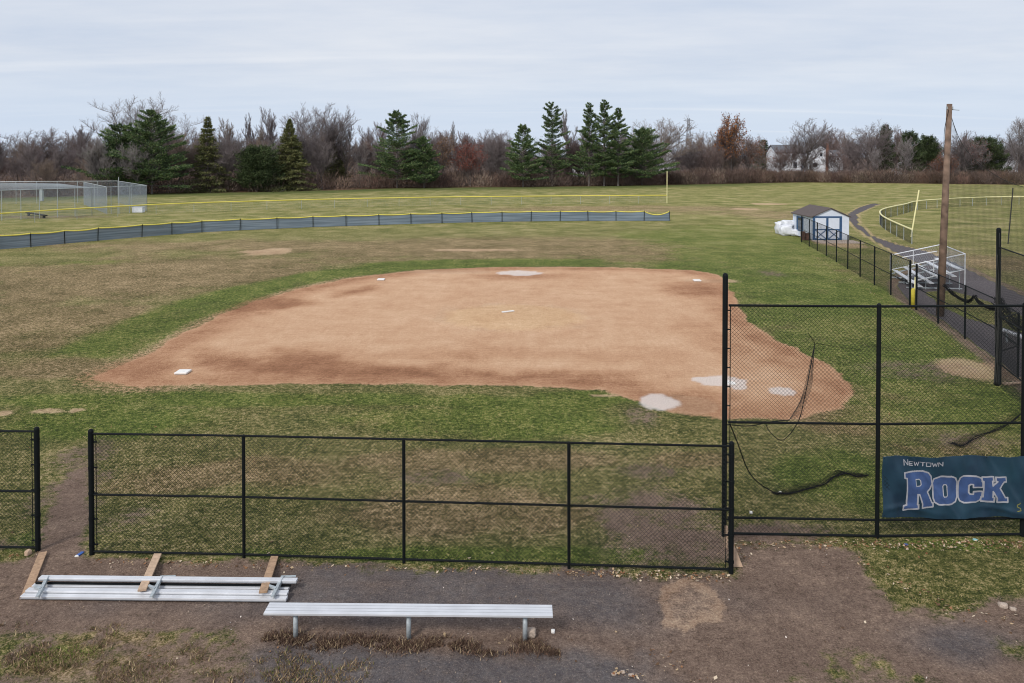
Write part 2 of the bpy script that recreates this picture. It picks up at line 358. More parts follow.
    bands = fbm(x*0.045+7, y*0.16+3, 5); th = np.maximum(th*(1-ring), worn*np.clip(0.15+2.6*(bands-0.28), 0.1, 1.15)); B[..., 3] = np.clip(th*(0.35+1.2*n1), 0, 1)
    dist = np.sqrt(x*x+y*y)
    C[..., 0] = sm(dist, 45, 95)*(0.75+0.5*(n4-0.5))         # drier, paler turf of the far fields
    far_line = np.interp(x, FX, FY); C[..., 1] = sm(y-far_line, -22, -5)*sm(150-x, 60, 100)          # dark rough grass before the wood
    C[..., 2] = sm(y-far_line, -2.0, 2.0)            # leaf litter floor of the wood
    return A, B, C
FX = [-400, -90, -76, -71, -53, -37, -26, 22, 81, 130, 400]; FY = [118, 127, 134, 142, 148, 156, 166, 177, 203, 186, 190]

# ------------------------------------------------------------------ ground
m = bpy.data.materials.new('field ground'); n, b = nodes(m); M['ground'] = m
N_ = n.nodes; Lk = n.links
geo = N_.new('ShaderNodeNewGeometry')
def noise(scale, detail=4, rough=0.55, stretch=None):
    t = N_.new('ShaderNodeTexNoise'); t.inputs['Scale'].default_value = scale; t.inputs['Detail'].default_value = detail; t.inputs['Roughness'].default_value = rough
    if stretch:
        mp = N_.new('ShaderNodeMapping'); mp.inputs['Scale'].default_value = stretch; Lk.new(geo.outputs['Position'], mp.inputs[0]); Lk.new(mp.outputs[0], t.inputs[0])
    else: Lk.new(geo.outputs['Position'], t.inputs[0])
    return t.outputs[0]
def mth(op, a, b_=0.0, c=0.0, clamp=False):
    q = N_.new('ShaderNodeMath'); q.operation = op; q.use_clamp = clamp
    for i, v in enumerate((a, b_, c)):
        if isinstance(v, (int, float)): q.inputs[i].default_value = v
        else: Lk.new(v, q.inputs[i])
    return q.outputs[0]
def rng(v, lo, hi, a=0.0, b_=1.0):
    q = N_.new('ShaderNodeMapRange'); q.interpolation_type = 'SMOOTHSTEP'
    for i, u in enumerate((lo, hi, a, b_)): q.inputs[i+1].default_value = u
    Lk.new(v, q.inputs[0]); return q.outputs[0]
def mix(f, a, b_):
    q = N_.new('ShaderNodeMix'); q.data_type = 'RGBA'
    if isinstance(f, (int, float)): q.inputs[0].default_value = f
    else: Lk.new(f, q.inputs[0])
    for i, v in ((6, a), (7, b_)):
        if isinstance(v, tuple): q.inputs[i].default_value = (*v, 1)
        else: Lk.new(v, q.inputs[i])
    return q.outputs[2]
def att(name):
    q = N_.new('ShaderNodeAttribute'); q.attribute_name = name; s_ = N_.new('ShaderNodeSeparateColor'); Lk.new(q.outputs['Color'], s_.inputs[0])
    return s_.outputs[0], s_.outputs[1], s_.outputs[2], q.outputs['Alpha']
a_dirt, a_moist, a_chalk, a_sand = att('wear_a'); a_mud, a_asph, a_lush, a_thatch = att('wear_b'); a_far, a_rough, a_litter, a_grey = att('wear_c')
nf = noise(28, 4, 0.7); nm = noise(5.5, 5, 0.65); nb = noise(1.1, 5, 0.62); nl = noise(0.16, 5, 0.62); nff = noise(0.45, 6, 0.68)
nwide = noise(7.0, 7, 0.80); nlow = noise(0.30, 8, 0.66); nspk = noise(42, 2, 0.5); nhue = noise(0.7, 4, 0.6)
def ramp(v, stops):
    r = N_.new('ShaderNodeValToRGB'); el = r.color_ramp.elements
    while len(el) < len(stops): el.new(0.5)
    for e, (p, c_) in zip(el, stops): e.position = p; e.color = (*c_, 1)
    Lk.new(v, r.inputs[0]); return r.outputs[0]
def cen(v, k): return mth('MULTIPLY', mth('SUBTRACT', v, 0.5), k)
def summ(*vs):
    o = vs[0]
    for v in vs[1:]: o = mth('ADD', o, v)
    return o
brk = summ(cen(nm, 1.0), cen(nwide, 1.2), cen(nf, 0.5))
def broken(w_, k=1.0, lo=0.38, hi=0.62): return rng(mth('ADD', w_, mth('MULTIPLY', brk, k)), lo, hi)
g_t = summ(cen(nwide, 3.3), cen(nlow, 0.7), cen(nf, 1.3), cen(nb, 0.75), mth('MULTIPLY', a_lush, -0.12), mth('MULTIPLY', a_thatch, 0.14), mth('ADD', 0.47, mth('MULTIPLY', a_far, 0.14)))
g1 = ramp(g_t, [(0.05, L(56, 62, 34)), (0.3, L(84, 88, 46)), (0.5, L(110, 108, 62)), (0.68, L(138, 127, 84)), (0.92, L(182, 164, 122))])
g2 = ramp(g_t, [(0.05, L(58, 54, 34)), (0.3, L(88, 80, 50)), (0.5, L(112, 95, 66)), (0.7, L(140, 118, 88)), (0.92, L(184, 160, 126))])
g3 = ramp(g_t, [(0.05, L(54, 66, 28)), (0.4, L(92, 111, 44)), (0.7, L(128, 135, 66)), (0.95, L(176, 162, 110))])
g1 = mix(mth('MULTIPLY', rng(summ(a_thatch, cen(nhue, 0.9), cen(nm, 0.6)), 0.15, 0.75), 0.85), g1, g2)
g1 = mix(mth('MULTIPLY', rng(summ(a_lush, cen(nhue, -0.9), cen(nm, 0.5)), 0.25, 0.8), 0.75), g1, g3)
farc = ramp(summ(cen(nff, 1.5), cen(nlow, 1.8), cen(nwide, 1.2), 0.52), [(0.1, L(84, 96, 44)), (0.4, L(122, 125, 66)), (0.62, L(147, 142, 88)), (0.9, L(180, 166, 122))])
g1 = mix(mth('MULTIPLY', a_far, mth('SUBTRACT', 0.85, mth('MULTIPLY', a_thatch, 0.7)), clamp=True), g1, farc)
g1 = mix(mth('MULTIPLY', a_rough, 0.8), g1, L(74, 86, 44))
lit = mix(rng(nff, 0.4, 0.6), L(112, 86, 66), L(70, 58, 46))
g1 = mix(a_litter, g1, lit)
# clay
nrake = noise(1.0, 4, 0.6, (0.35, 5.0, 1.0)); nrk2 = noise(1.0, 4, 0.6, (3.2, 0.5, 1.0))
d_t = summ(cen(nb, 0.4), cen(nlow, 0.5), cen(nwide, 0.8), cen(nf, 0.7), cen(nrake, 0.18), cen(nrk2, 0.15), mth('MULTIPLY', a_moist, -0.46), 0.66)
d1 = ramp(d_t, [(0.0, L(112, 77, 55)), (0.25, L(154, 110, 82)), (0.5, L(191, 149, 116)), (0.75, L(208, 171, 139)), (1.0, L(229, 198, 167))])
d1 = mix(mth('MULTIPLY', rng(nspk, 0.62, 0.70), 0.30), d1, L(120, 86, 66))
# foreground earth
m_t = summ(cen(nwide, 1.1), cen(nf, 0.8), cen(nb, 0.6), cen(noise(75, 2, 0.6), 0.5), 0.50)
mud = ramp(m_t, [(0.0, L(62, 50, 42)), (0.35, L(106, 88, 77)), (0.6, L(131, 111, 98)), (1.0, L(180, 156, 132))])
mudg = ramp(m_t, [(0.0, L(58, 55, 57)), (0.35, L(86, 82, 84)), (0.65, L(103, 99, 100)), (1.0, L(144, 138, 134))])
mud = mix(mth('MULTIPLY', a_grey, mth('ADD', 0.5, mth('MULTIPLY', nm, 0.7)), clamp=True), mud, mudg)
mud = mix(mth('MULTIPLY', rng(noise(60, 2, 0.5), 0.63, 0.70), 0.45), mud, L(180, 160, 142))
asp = ramp(summ(cen(nwide, 1.3), cen(nf, 0.6), 0.5), [(0.1, L(66, 62, 64)), (0.5, L(94, 88, 90)), (0.9, L(126, 118, 114))])
sandc = ramp(d_t, [(0.1, L(146, 112, 86)), (0.5, L(186, 150, 120)), (0.9, L(218, 190, 160))])
c = mix(broken(a_mud, 1.2, 0.18, 0.82), g1, mud)
c = mix(broken(a_dirt, 0.7, 0.30, 0.66), c, d1)
sandfac = mth('MULTIPLY', broken(a_sand, 0.9, 0.2, 0.9), mth('SUBTRACT', 1.0, mth('MULTIPLY', a_mud, 0.35)))
c = mix(mth('MULTIPLY', sandfac, 0.66), c, sandc)
sp_ = N_.new('ShaderNodeSeparateXYZ'); Lk.new(geo.outputs['Position'], sp_.inputs[0]); mpx, mpy = gp(512, 317)
dd_ = mth('SQRT', mth('ADD', mth('POWER', mth('DIVIDE', mth('SUBTRACT', sp_.outputs[0], mpx), 3.1), 2.0), mth('POWER', mth('DIVIDE', mth('SUBTRACT', sp_.outputs[1], mpy), 2.6), 2.0)))
ring_ = rng(summ(mth('MULTIPLY', dd_, -1.0), cen(nm, 0.5), cen(nb, 0.6), 1.15), 0.0, 0.3)
c = mix(mth("MULTIPLY", ring_, 0.5), c, ramp(d_t, [(0.2, L(160, 118, 78)), (0.6, L(204, 164, 120)), (0.95, L(228, 196, 154))]))
c = mix(broken(a_asph, 0.3), c, asp)
chalkc = mix(rng(nf, 0.4, 0.6), L(232, 222, 214), L(206, 194, 188))
c = mix(mth('MULTIPLY', broken(a_chalk, 0.55, 0.15, 0.85), 0.8), c, chalkc)
Lk.new(c, b.inputs['Base Color']); b.inputs['Roughness'].default_value = 0.95; b.inputs['Specular IOR Level'].default_value = 0.12
bp = N_.new('ShaderNodeBump'); bp.inputs['Strength'].default_value = 0.7; bp.inputs['Distance'].default_value = 0.06
hh = mth('ADD', mth('MULTIPLY', nf, 0.5), mth('MULTIPLY', nwide, 1.3))
Lk.new(hh, bp.inputs['Height']); Lk.new(bp.outputs[0], b.inputs['Normal'])

ys = [-80, -30, -5, 3, 6.5]
y = 6.5
while y < 3500: y *= 1.0095 if y < 260 else 1.08; ys.append(y)
ys = np.array(ys); u = np.linspace(-1, 1, 521)
X = np.outer(np.maximum(np.abs(ys), 12)*1.35+22, np.sign(u)*(0.5*np.abs(u)+0.5*np.abs(u)**3)); X[ys > 300] *= 1.6
Yg = np.repeat(ys[:, None], len(u), 1)
A, B, C = wear(X, Yg)
ny, nx_ = X.shape
V = np.stack([X, Yg, np.zeros_like(X)], -1)
# the pitcher's mound and grass tussocks: a few centimetres of relief
mx, my = gp(505, 316); V[..., 2] += 0.10*np.exp(-(((X-mx)/2.4)**2+((Yg-my)/2.4)**2))
V[..., 2] += (fbm(X*0.5, Yg*0.5)-0.5)*0.06*sm(260-Yg, 0, 60)*(1-A[..., 0]*0.7)-0.004
ci = lambda a: (a[:-1, :-1]+a[1:, :-1]+a[:-1, 1:]+a[1:, 1:])/4
idx = np.arange(ny*nx_).reshape(ny, nx_)
quads = np.stack([idx[:-1, :-1], idx[:-1, 1:], idx[1:, 1:], idx[1:, :-1]], -1)
cls = np.zeros(quads.shape[:2], int)
Xc, Yc = ci(X), ci(Yg)
cls[ci(A[..., 0]) > 0.5] = 1
cls[(ci(B[..., 0]) > 0.5) & (sdf(path, Xc, Yc) > -0.3)] = 2
cls[ci(B[..., 1]) > 0.5] = 3
def sheet(name, k):
    q = quads[cls == k]; used, inv = np.unique(q.ravel(), return_inverse=True)
    o = np_obj(name, V.reshape(-1, 3)[used], inv.reshape(-1, 4), 'ground')
    for nm_, arr in (('wear_a', A), ('wear_b', B), ('wear_c', C)):
        a = o.data.attributes.new(nm_, 'FLOAT_COLOR', 'POINT'); a.data.foreach_set('color', arr.reshape(-1, 4)[used].astype(np.float32).ravel())
    o.data.polygons.foreach_set('use_smooth', [True]*len(o.data.polygons)); o['kind'] = 'structure'; return o
sheet('ground', 0); sheet('infield_dirt', 1); sheet('dirt_path', 2); sheet('asphalt_path', 3)

# ------------------------------------------------------------------ grass blades and leaf litter (uncountable)
rs = np.random.RandomState(11)
def blades(name, P, tint, hmin, hmax, wd, lean=0.8):
    n_ = len(P); a = rs.rand(n_)*2*np.pi; hh_ = hmin+rs.rand(n_)*(hmax-hmin); b_ = rs.rand(n_)*2*np.pi; ln = rs.rand(n_)*lean
    d = np.stack([np.cos(a), np.sin(a), np.zeros(n_)], 1)*(wd*(0.6+0.8*rs.rand(n_)))[:, None]
    tip = P+np.stack([np.cos(b_)*ln*hh_, np.sin(b_)*ln*hh_, hh_], 1)
    v = np.stack([P-d, P+d, tip], 1).reshape(-1, 3); f = np.arange(n_*3).reshape(-1, 3)
    return np_obj(name, v, f, 'leaf', tint=np.repeat(tint, 3, 0))
n_ = 420000
yy = 9+(rs.rand(n_)**1.5)*26; xx = (rs.rand(n_)-0.5)*2*(yy*0.78+1.5)
a_, b_, c_ = wear(xx, yy)
keep = (a_[:, 0] < 0.35+0.2*rs.rand(n_)) & (b_[:, 1] < 0.4) & (b_[:, 0] < 0.15+0.55*rs.rand(n_)**2) & (a_[:, 3] < 0.5) & (a_[:, 2] < 0.3)
xx, yy, lush, thch = xx[keep], yy[keep], b_[keep, 2], b_[keep, 3]
k = len(xx); P = np.stack([xx, yy, np.full(k, -0.01)], 1)
tv = 0.43+(fbm(xx*2.5, yy*2.5, 5)-0.5)*1.3+(fbm(xx*9+9, yy*9, 3)-0.5)*1.8-0.14*lush+0.2*thch+rs.randn(k)*0.16
pal = np.stack([np.interp(tv, [0.05, 0.3, 0.5, 0.68, 0.92], [L(*q)[i] for q in ((54, 60, 32), (84, 89, 46), (110, 109, 62), (140, 129, 86), (184, 166, 126))]) for i in range(3)], 1)
tag(blades('grass', P, pal*(0.8+0.4*rs.rand(k, 1)), 0.012, 0.045, 0.006), 'short patchy winter grass around the infield', 'grass', kind='stuff')

def flakes(name, P, tint, s0, s1, flat=0.35):
    n_ = len(P); s_ = s0+rs.rand(n_)**2*(s1-s0); a = rs.rand(n_)*2*np.pi
    u_ = np.stack([np.cos(a), np.sin(a), (rs.rand(n_)-0.5)*flat*2], 1); w_ = np.stack([-np.sin(a), np.cos(a), (rs.rand(n_)-0.5)*flat*2], 1)
    q = P+np.array([0, 0, 0.012]); u_ = u_*s_[:, None]; w_ = w_*(s_*(0.4+0.5*rs.rand(n_)))[:, None]
    v = np.stack([q-u_, q-w_*0.9, q+u_*0.8+np.array([0, 0, .008]), q+w_], 1).reshape(-1, 3)
    return np_obj(name, v, np.arange(n_*4).reshape(-1, 4), 'leaf', tint=np.repeat(tint, 4, 0))
pts = []
def strip(pa, pb, n_, spread):
    A_ = np.array(gp(*pa)); B_ = np.array(gp(*pb)); t = rs.rand(n_, 1); p_ = A_+(B_-A_)*t+rs.randn(n_, 2)*np.array([[0.05, spread]]); pts.append(p_)
strip((-100, 556), (38, 556), 60, .06); strip((92, 562), (731, 576), 380, .06); strip((560, 573), (731, 578), 200, .07); strip((735, 545), (1100, 543), 620, .09); strip((860, 546), (1060, 546), 260, .1)
strip((812, 255), (1000, 374), 500, .25); strip((985, 355), (1060, 420), 200, .35); strip((735, 548), (750, 560), 30, .05)
strip((850, 560), (960, 612), 60, .12); strip((930, 600), (1024, 625), 60, .2); strip((650, 655), (720, 690), 40, .2); strip((610, 672), (640, 677), 30, .05)
pts.append(np.stack([(rs.rand(420)-0.5)*26, 9+rs.rand(420)*12], 1))
p_ = np.concatenate(pts); k = len(p_); t = rs.rand(k, 1)
pal = np.where(t < 0.3, np.array([L(176, 152, 122)]), np.where(t < 0.55, np.array([L(140, 104, 76)]), np.where(t < 0.72, np.array([L(200, 182, 158)]), np.where(t < 0.8, np.array([L(136, 94, 66)]), np.array([L(96, 74, 56)])))))
tag(flakes('fallen_leaves', np.column_stack([p_, np.zeros(k)]), pal, 0.010, 0.042), 'dry fallen leaves caught along the fences', 'leaves', kind='stuff')
# dead grass strip under the bench
xa, ya = gp(262, 640); xb, yb = gp(560, 650); k = 9000
t = rs.rand(k); X_ = xa+(xb-xa)*t; Y_ = ya+(yb-ya)*t+rs.randn(k)*0.085+0.10*np.sin(t*23)*0.5
hole = fbm(X_*3, Y_*5+3) > 0.43; X_, Y_ = X_[hole], Y_[hole]; k = len(X_)
t = rs.rand(k, 1); pal = np.where(t < 0.5, np.array([L(84, 66, 56)]), np.where(t < 0.85, np.array([L(112, 90, 76)]), np.array([L(164, 144, 116)])))
k2 = 60000; xx = rs.uniform(-11, -2.0, k2); yy = rs.uniform(8.7, 11.3, k2); hole = fbm(xx*1.3+4, yy*1.6+8, 4)+(fbm(xx*6, yy*6, 3)-.5)*.5+sm(-xx, 2.0, 5.0)*.12-sm(yy, 10.2, 11.2)*.3-rs.rand(k2)*.12 > 0.50
xx, yy = xx[hole], yy[hole]; k2 = len(xx); t = rs.rand(k2, 1); pal2 = np.where(t < .35, np.array([L(104, 84, 68)]), np.where(t < .7, np.array([L(140, 118, 92)]), np.where(t < .88, np.array([L(98, 100, 54)]), np.array([L(176, 156, 122)]))))
X_ = np.concatenate([X_, xx]); Y_ = np.concatenate([Y_, yy]); pal = np.concatenate([pal, pal2]); k = len(X_)
tag(blades('dead_grass', np.column_stack([X_, Y_, np.zeros(k)]), pal, 0.02, 0.07, 0.007, 1.6), 'brown dead grass and leaves under the bench', 'dead grass', kind='stuff')
# pebbles on the earth in front of the fence
k = 800; yy = 9+rs.rand(k)*4.5; xx = (rs.rand(k)-0.5)*20; _, b_, _ = wear(xx, yy); s_ = b_[:, 0] > 0.5; xx, yy = xx[s_], yy[s_]; k = len(xx)
t = rs.rand(k, 1); pal = np.where(t < 0.6, np.array([L(150, 134, 120)]), np.where(t < 0.75, np.array([L(214, 204, 196)]), np.array([L(80, 66, 58)])))
tag(flakes('gravel', np.column_stack([xx, yy, np.zeros(k)]), pal, 0.006, 0.022, 0.8), 'small pale stones scattered over the dirt path', 'gravel', kind='stuff')

# ------------------------------------------------------------------ chain-link fences
def post(mb, x, y, h, r, cap=True, lean=0.0):
    pts = [(x, y, -0.05), (x+lean*h, y, h)]; rs_ = [r, r]
    if cap: pts += [(x+lean*h, y, h+r*0.55), (x+lean*h, y, h+r*0.9)]; rs_ = [r, r*1.08, r*0.85, r*0.3]
    mb.tube(pts, rs_, 12)
def cl_fence(label, pts, h, end_r=0.044, line_r=0.029, rails=(0.03, 0.5, 1.0), group=None, mat='black', wmat='wire', wr=0.0029, pitch=0.075, rail_r=0.021, ends=(0, -1), extra_h=0.05, ties=True):
    root = thing('chain_link_fence', (pts[0][0], pts[0][1], 0), label, 'fence', group); n = len(pts)
    e_ = [i % n for i in ends]
    for i, (x, y) in enumerate(pts):
        mb = MB(); e = i in e_
        post(mb, x, y, h+(extra_h if e else 0), end_r if e else line_r, cap=True, lean=(0 if e else math.sin(i*7.3+x)*.003))
        if e and ties:
            j = 1 if i == 0 else i-1; d = (Vector((*pts[j], 0))-Vector((x, y, 0))).normalized()
            for k_ in range(5): q = Vector((x, y, 0.2+k_*(h-0.35)/4)); mb.tube([q-Vector((0, 0, .02)), q+Vector((0, 0, .02))], end_r*1.18, 12)
        mb.obj('post', mat, root, smooth=False)
    for fr in rails:
        mb = MB(); z = max(0.03, fr*h)
        for a, b in zip(pts[:-1], pts[1:]): mb.tube([(a[0], a[1], z), (b[0], b[1], z)], rail_r, 8)
        mb.obj('rail', mat, root)
    if ties:
        for i in e_:
            j = 1 if i == 0 else i-1; d = (Vector((*pts[j], 0))-Vector((*pts[i], 0))).normalized(); q = Vector((*pts[i], 0))+d*(end_r+0.05)
            mb = MB(); mb.tube([q+Vector((0, 0, .05)), q+Vector((0, 0, h-.02))], 0.007, 6); mb.obj('tension_bar', mat, root)
    link_fabric([(a, b, 0.04, h) for a, b in zip(pts[:-1], pts[1:])], 'wire_mesh', wmat, root, wr, pitch)
    if ties:
        for i in e_:
            for k_ in range(5):
                j = 1 if i == 0 else i-1; d = (Vector((*pts[j], 0))-Vector((*pts[i], 0))).normalized(); q = Vector((*pts[i], 0.2+k_*(h-0.35)/4)); mb = MB(); mb.beam(q+d*end_r, q+d*(end_r+.07), .02, .025); mb.obj('clamp', mat, root)
    return root
near = [gp(92, 555), gp(244, 558), gp(404, 563), gp(569, 568), gp(731, 573)]
cl_fence('black chain-link fence in four panels behind the aluminium benches, joining the tall backstop post', near, 2.25)
lf = [gp(38, 551)]; lf = [(lf[0][0]-2.95*k, lf[0][1]+0.06*k) for k in range(3)]
cl_fence('short end of black chain-link fence left of the open gap, at the picture edge', lf, 2.24, ends=(0,))
# the tall backstop with its wing
bx = [gp(724, 534.5), gp(877, 538), gp(1022, 536)]; bx.append((12.75, 14.0)); TX, TY = gp(997, 385)
root = thing('backstop', (bx[0][0], bx[0][1], 0), 'tall black chain-link backstop carrying the blue banner', 'backstop')
BH = 4.5
mb = MB(); post(mb, bx[0][0], bx[0][1], 5.05, 0.049); mb.obj('post', 'black', root)
for p in bx[1:]: mb = MB(); post(mb, p[0], p[1], BH, 0.038); mb.obj('post', 'black', root)
mb = MB(); post(mb, TX, TY, 5.0, 0.065); mb.obj('post', 'black', root)
wing = [bx[3], ((bx[3][0]*2+TX)/3, (bx[3][1]*2+TY)/3), ((bx[3][0]+TX*2)/3, (bx[3][1]+TY*2)/3), (TX, TY)]
for p in wing[1:3]: mb = MB(); post(mb, p[0], p[1], BH, 0.045); mb.obj('post', 'black', root)
rl = [hz(14, 305), hz(14, 421.5), hz(14, 516.5), 0.04]
strt = (bx[0][0]+0.06, bx[0][1]-0.03)
for z in rl:
    mb = MB(); q = [strt]+bx[1:]
    for a, b_ in zip(q[:-1], q[1:]): mb.tube([(a[0], a[1], z), (b_[0], b_[1], z)], 0.024, 8)
    mb.obj('rail', 'black', root)
for z in (BH-0.06, 2.25, 0.75):
    mb = MB()
    for a, b_ in zip(wing[:-1], wing[1:]): mb.tube([(a[0], a[1], z), (b_[0], b_[1], z)], 0.022, 8)
    mb.obj('rail', 'black', root)
mb = MB(); mb.tube([(bx[0][0]+0.1, bx[0][1]-.01, 0.05), (bx[0][0]+0.1, bx[0][1]-.01, BH-.05)], 0.008, 6)
for k in range(12): z = 0.3+k*0.37; mb.tube([(bx[0][0]-0.0, bx[0][1], z), (bx[0][0]+0.11, bx[0][1]-.01, z)], 0.012, 6)
mb.obj('tension_bar', 'black', root)
q = [strt]+bx[1:]
link_fabric([(a, b_, 0.05, rl[0]) for a, b_ in zip(q[:-1], q[1:])]+[(a, b_, 0.05, BH-.06) for a, b_ in zip(wing[:-1], wing[1:])], 'wire_mesh', 'wire', root, 0.0029)

# right-hand fence along the asphalt
rp = [(24.75, 62.0), (24.17, 59.0), (23.6, 56.1), (23.05, 53.2), (22.45, 50.2), (21.85, 47.2), (21.22, 44.2), (20.62, 41.25), (20.02, 38.3), (19.5, 35.5)]
cl_fence('long black chain-link fence running from the shed towards the utility pole', rp, 2.2, 0.045, 0.036, rails=(0.5, 1.0), wr=0.002, ties=False, extra_h=0.03)
rp2 = [(19.28, 34.55), (18.68, 31.75), (18.2, 29.1), (17.55, 26.2), (16.75, 23.95), (TX+0.12, TY+0.05)]
cl_fence('black chain-link fence between the yellow padded gap and the tall wing post', rp2, 2.15, 0.045, 0.036, rails=(0.5, 1.0), wr=0.002, ties=False, extra_h=0.03)
# yellow pad standing in the gate gap
gx, gy = 19.42, 35.05
root = thing('padded_post', (gx, gy, 0), 'low bright yellow padded post in the fence gap before the bleachers', 'post')
mb = MB(); mb.tube([(gx-0.08, gy-0.1, 0), (gx-0.08, gy-0.1, 0.9), (gx-0.05, gy-.1, 0.98)], [0.09, 0.09, 0.05], 12); mb.obj('pad', 'pad', root, True)
mb = MB(); mb.tube([(gx+0.06, gy, 0.4), (gx+0.10, gy, 1.5)], 0.05, 8); mb.obj('upright', 'pyellow', root, True)

# ------------------------------------------------------------------ banner
def seg_dist(px_, py_, poly, closed=True):
    d = np.full(px_.shape, 1e9); n_ = len(poly)
    for i in range(n_ if closed else n_-1):
        a = np.array(poly[i]); b_ = np.array(poly[(i+1) % n_]); e = b_-a; t = np.clip(((px_-a[0])*e[0]+(py_-a[1])*e[1])/(e@e+1e-12), 0, 1)
        d = np.minimum(d, np.hypot(px_-a[0]-t*e[0], py_-a[1]-t*e[1]))
    return d
BW = 3.05; z_t = hz(13.9, 454.5); z_b = hz(13.9, 516.0); BHh = z_t-z_b
x_l = at(881.5, 13.88, 480)[0]
sc = 1/ (F/13.88)       # metres per sighted pixel at the backstop
nu, nv = 520, 208
U, W = np.meshgrid(np.linspace(0, BW, nu+1), np.linspace(0, 1, nv+1))
def banner_pt(U, W):
    top = 0.012*np.sin(U*5.0)-U*0.010-0.015*np.sin(U*2.1+0.5); bot = 0.018*np.sin(U*3.1+1)-0.01
    Z = z_b+bot+(BHh+top-bot)*W
    diag = np.sin((U*1.0+W*1.4)*5.5+np.sin(U*2.3)*1.2)
    D = 0.020*diag+0.009*np.sin(U*13-W*5)+0.006*np.sin(U*31+W*9)*np.sin(W*7+U*3)+0.02*np.exp(-((W-0.12-0.05*np.sin(U*4))/0.05)**2)*(0.5+0.5*np.sin(U*3.3))+0.012*np.exp(-((U-0.55-0.9*(1-W))/0.05)**2)+0.014*np.exp(-((U-2.0-0.8*(1-W))/0.07)**2)
    return np.stack([x_l+U+0.01*np.sin(W*5), 13.845-D-(U*0), Z], -1)
root = thing('banner', (x_l, 13.85, z_b), 'navy blue cloth banner tied to the lower backstop reading NEWTOWN ROCK', 'banner')
BP = banner_pt(U, W).reshape(-1, 3)
ii = np.arange((nu+1)*(nv+1)).reshape(nv+1, nu+1); BQ = np.stack([ii[:-1, :-1], ii[:-1, 1:], ii[1:, 1:], ii[1:, :-1]], -1)
cloth = np_obj('cloth', BP, BQ.reshape(-1, 4), 'banner', root); cloth.data.polygons.foreach_set('use_smooth', [True]*len(cloth.data.polygons))
sdm = cloth.modifiers.new('thickness', 'SOLIDIFY'); sdm.thickness = 0.002; sdm.offset = 0
# sighted pixel coordinates of each cell on the banner
cu = (U[:-1, :-1]+U[1:, 1:])/2; cw = (W[:-1, :-1]+W[1:, 1:])/2
PXc = 881.5+cu/sc; PYc = 456+(1-cw)*(516.5-456)
def zp(pts): return [(870+x_/5.695, 440+y_/5.695) for x_, y_ in pts]      # letter outlines measured on a 5.7x enlargement
Ro = zp([(190, 183), (300, 170), (330, 178), (347, 200), (349, 240), (338, 268), (318, 284), (345, 345), (351, 345), (351, 366), (290, 376), (290, 352), (272, 300), (262, 300), (262, 358), (268, 358), (268, 380), (186, 397), (186, 372), (205, 367), (205, 215), (190, 212)])
Rh = zp([(258, 220), (278, 218), (285, 225), (285, 246), (278, 254), (258, 257)])
Oo = zp([(382, 208), (402, 202), (460, 202), (483, 212), (493, 234), (493, 318), (483, 344), (458, 354), (384, 354), (362, 343), (354, 322), (354, 236), (364, 216)])
Oh = zp([(418, 250), (432, 250), (436, 258), (436, 306), (430, 314), (416, 314), (412, 306), (412, 258)])
Co = zp([(530, 202), (600, 202), (626, 212), (636, 232), (636, 266), (582, 266), (582, 250), (568, 250), (560, 258), (560, 296), (568, 306), (584, 306), (584, 290), (636, 290), (636, 322), (626, 342), (600, 350), (530, 350), (508, 340), (500, 320), (500, 236), (510, 212)])
Ko = zp([(632, 206), (702, 206), (702, 232), (694, 232), (694, 256), (722, 232), (714, 232), (714, 208), (774, 208), (774, 234), (762, 234), (732, 268), (764, 322), (778, 322), (778, 348), (716, 348), (716, 326), (694, 288), (694, 322), (702, 322), (702, 348), (632, 348), (632, 322), (642, 322), (642, 232), (632, 232)])
fill = np.zeros(PXc.shape, bool); edge = np.zeros(PXc.shape, bool)
def inside(poly): return sdf(poly, PXc, PYc) > 0
for o_, h_ in ((Ro, Rh), (Oo, Oh), (Co, None), (Ko, None)):
    f_ = inside(o_)
    if h_ is not None: f_ &= ~inside(h_)
    d = seg_dist(PXc, PYc, o_); e_ = (d < 0.75)
    if h_ is not None: e_ |= seg_dist(PXc, PYc, h_) < 0.45
    fill = (fill | f_); edge |= e_
fill &= ~edge
# NEWTOWN, stroked small capitals
GL = dict(N=[[(0, 0), (0, 1), (1, 0), (1, 1)]], E=[[(1, 0), (0, 0), (0, 1), (1, 1)], [(0, .5), (.8, .5)]], W=[[(0, 1), (.25, 0), (.5, .8), (.75, 0), (1, 1)]], T=[[(0, 1), (1, 1)], [(.5, 1), (.5, 0)]], O=[[(0, 0), (0, 1), (1, 1), (1, 0), (0, 0)]])
xs = 190.0
for ch, wd_, ht_ in (('N', 24, 30), ('E', 20, 20), ('W', 30, 20), ('T', 24, 20), ('O', 24, 20), ('W', 30, 20), ('N', 24, 21)):
    base_y = 141
    for st in GL[ch]:
        ps = zp([(xs+x_*wd_, base_y-y_*ht_) for x_, y_ in st]); edge |= seg_dist(PXc, PYc, ps, False) < 0.42
    xs += wd_+7.5
emb = np.zeros(PXc.shape, bool)
for st in ([(852, 352), (832, 362), (832, 372), (850, 380), (852, 392), (832, 396)],):
    emb |= seg_dist(PXc, PYc, zp(st), False) < 0.38
for nm_, msk, off, mt in (('lettering', fill, 0.003, 'letters'), ('letter_outline', edge, 0.004, 'outline'), ('emblem', emb, 0.003, 'emblem')):
    q = BQ[msk]; used, inv = np.unique(q.ravel(), return_inverse=True); vv = BP[used].copy(); vv[:, 1] -= off
    np_obj(nm_, vv, inv.reshape(-1, 4), mt, root)
mb = MB()
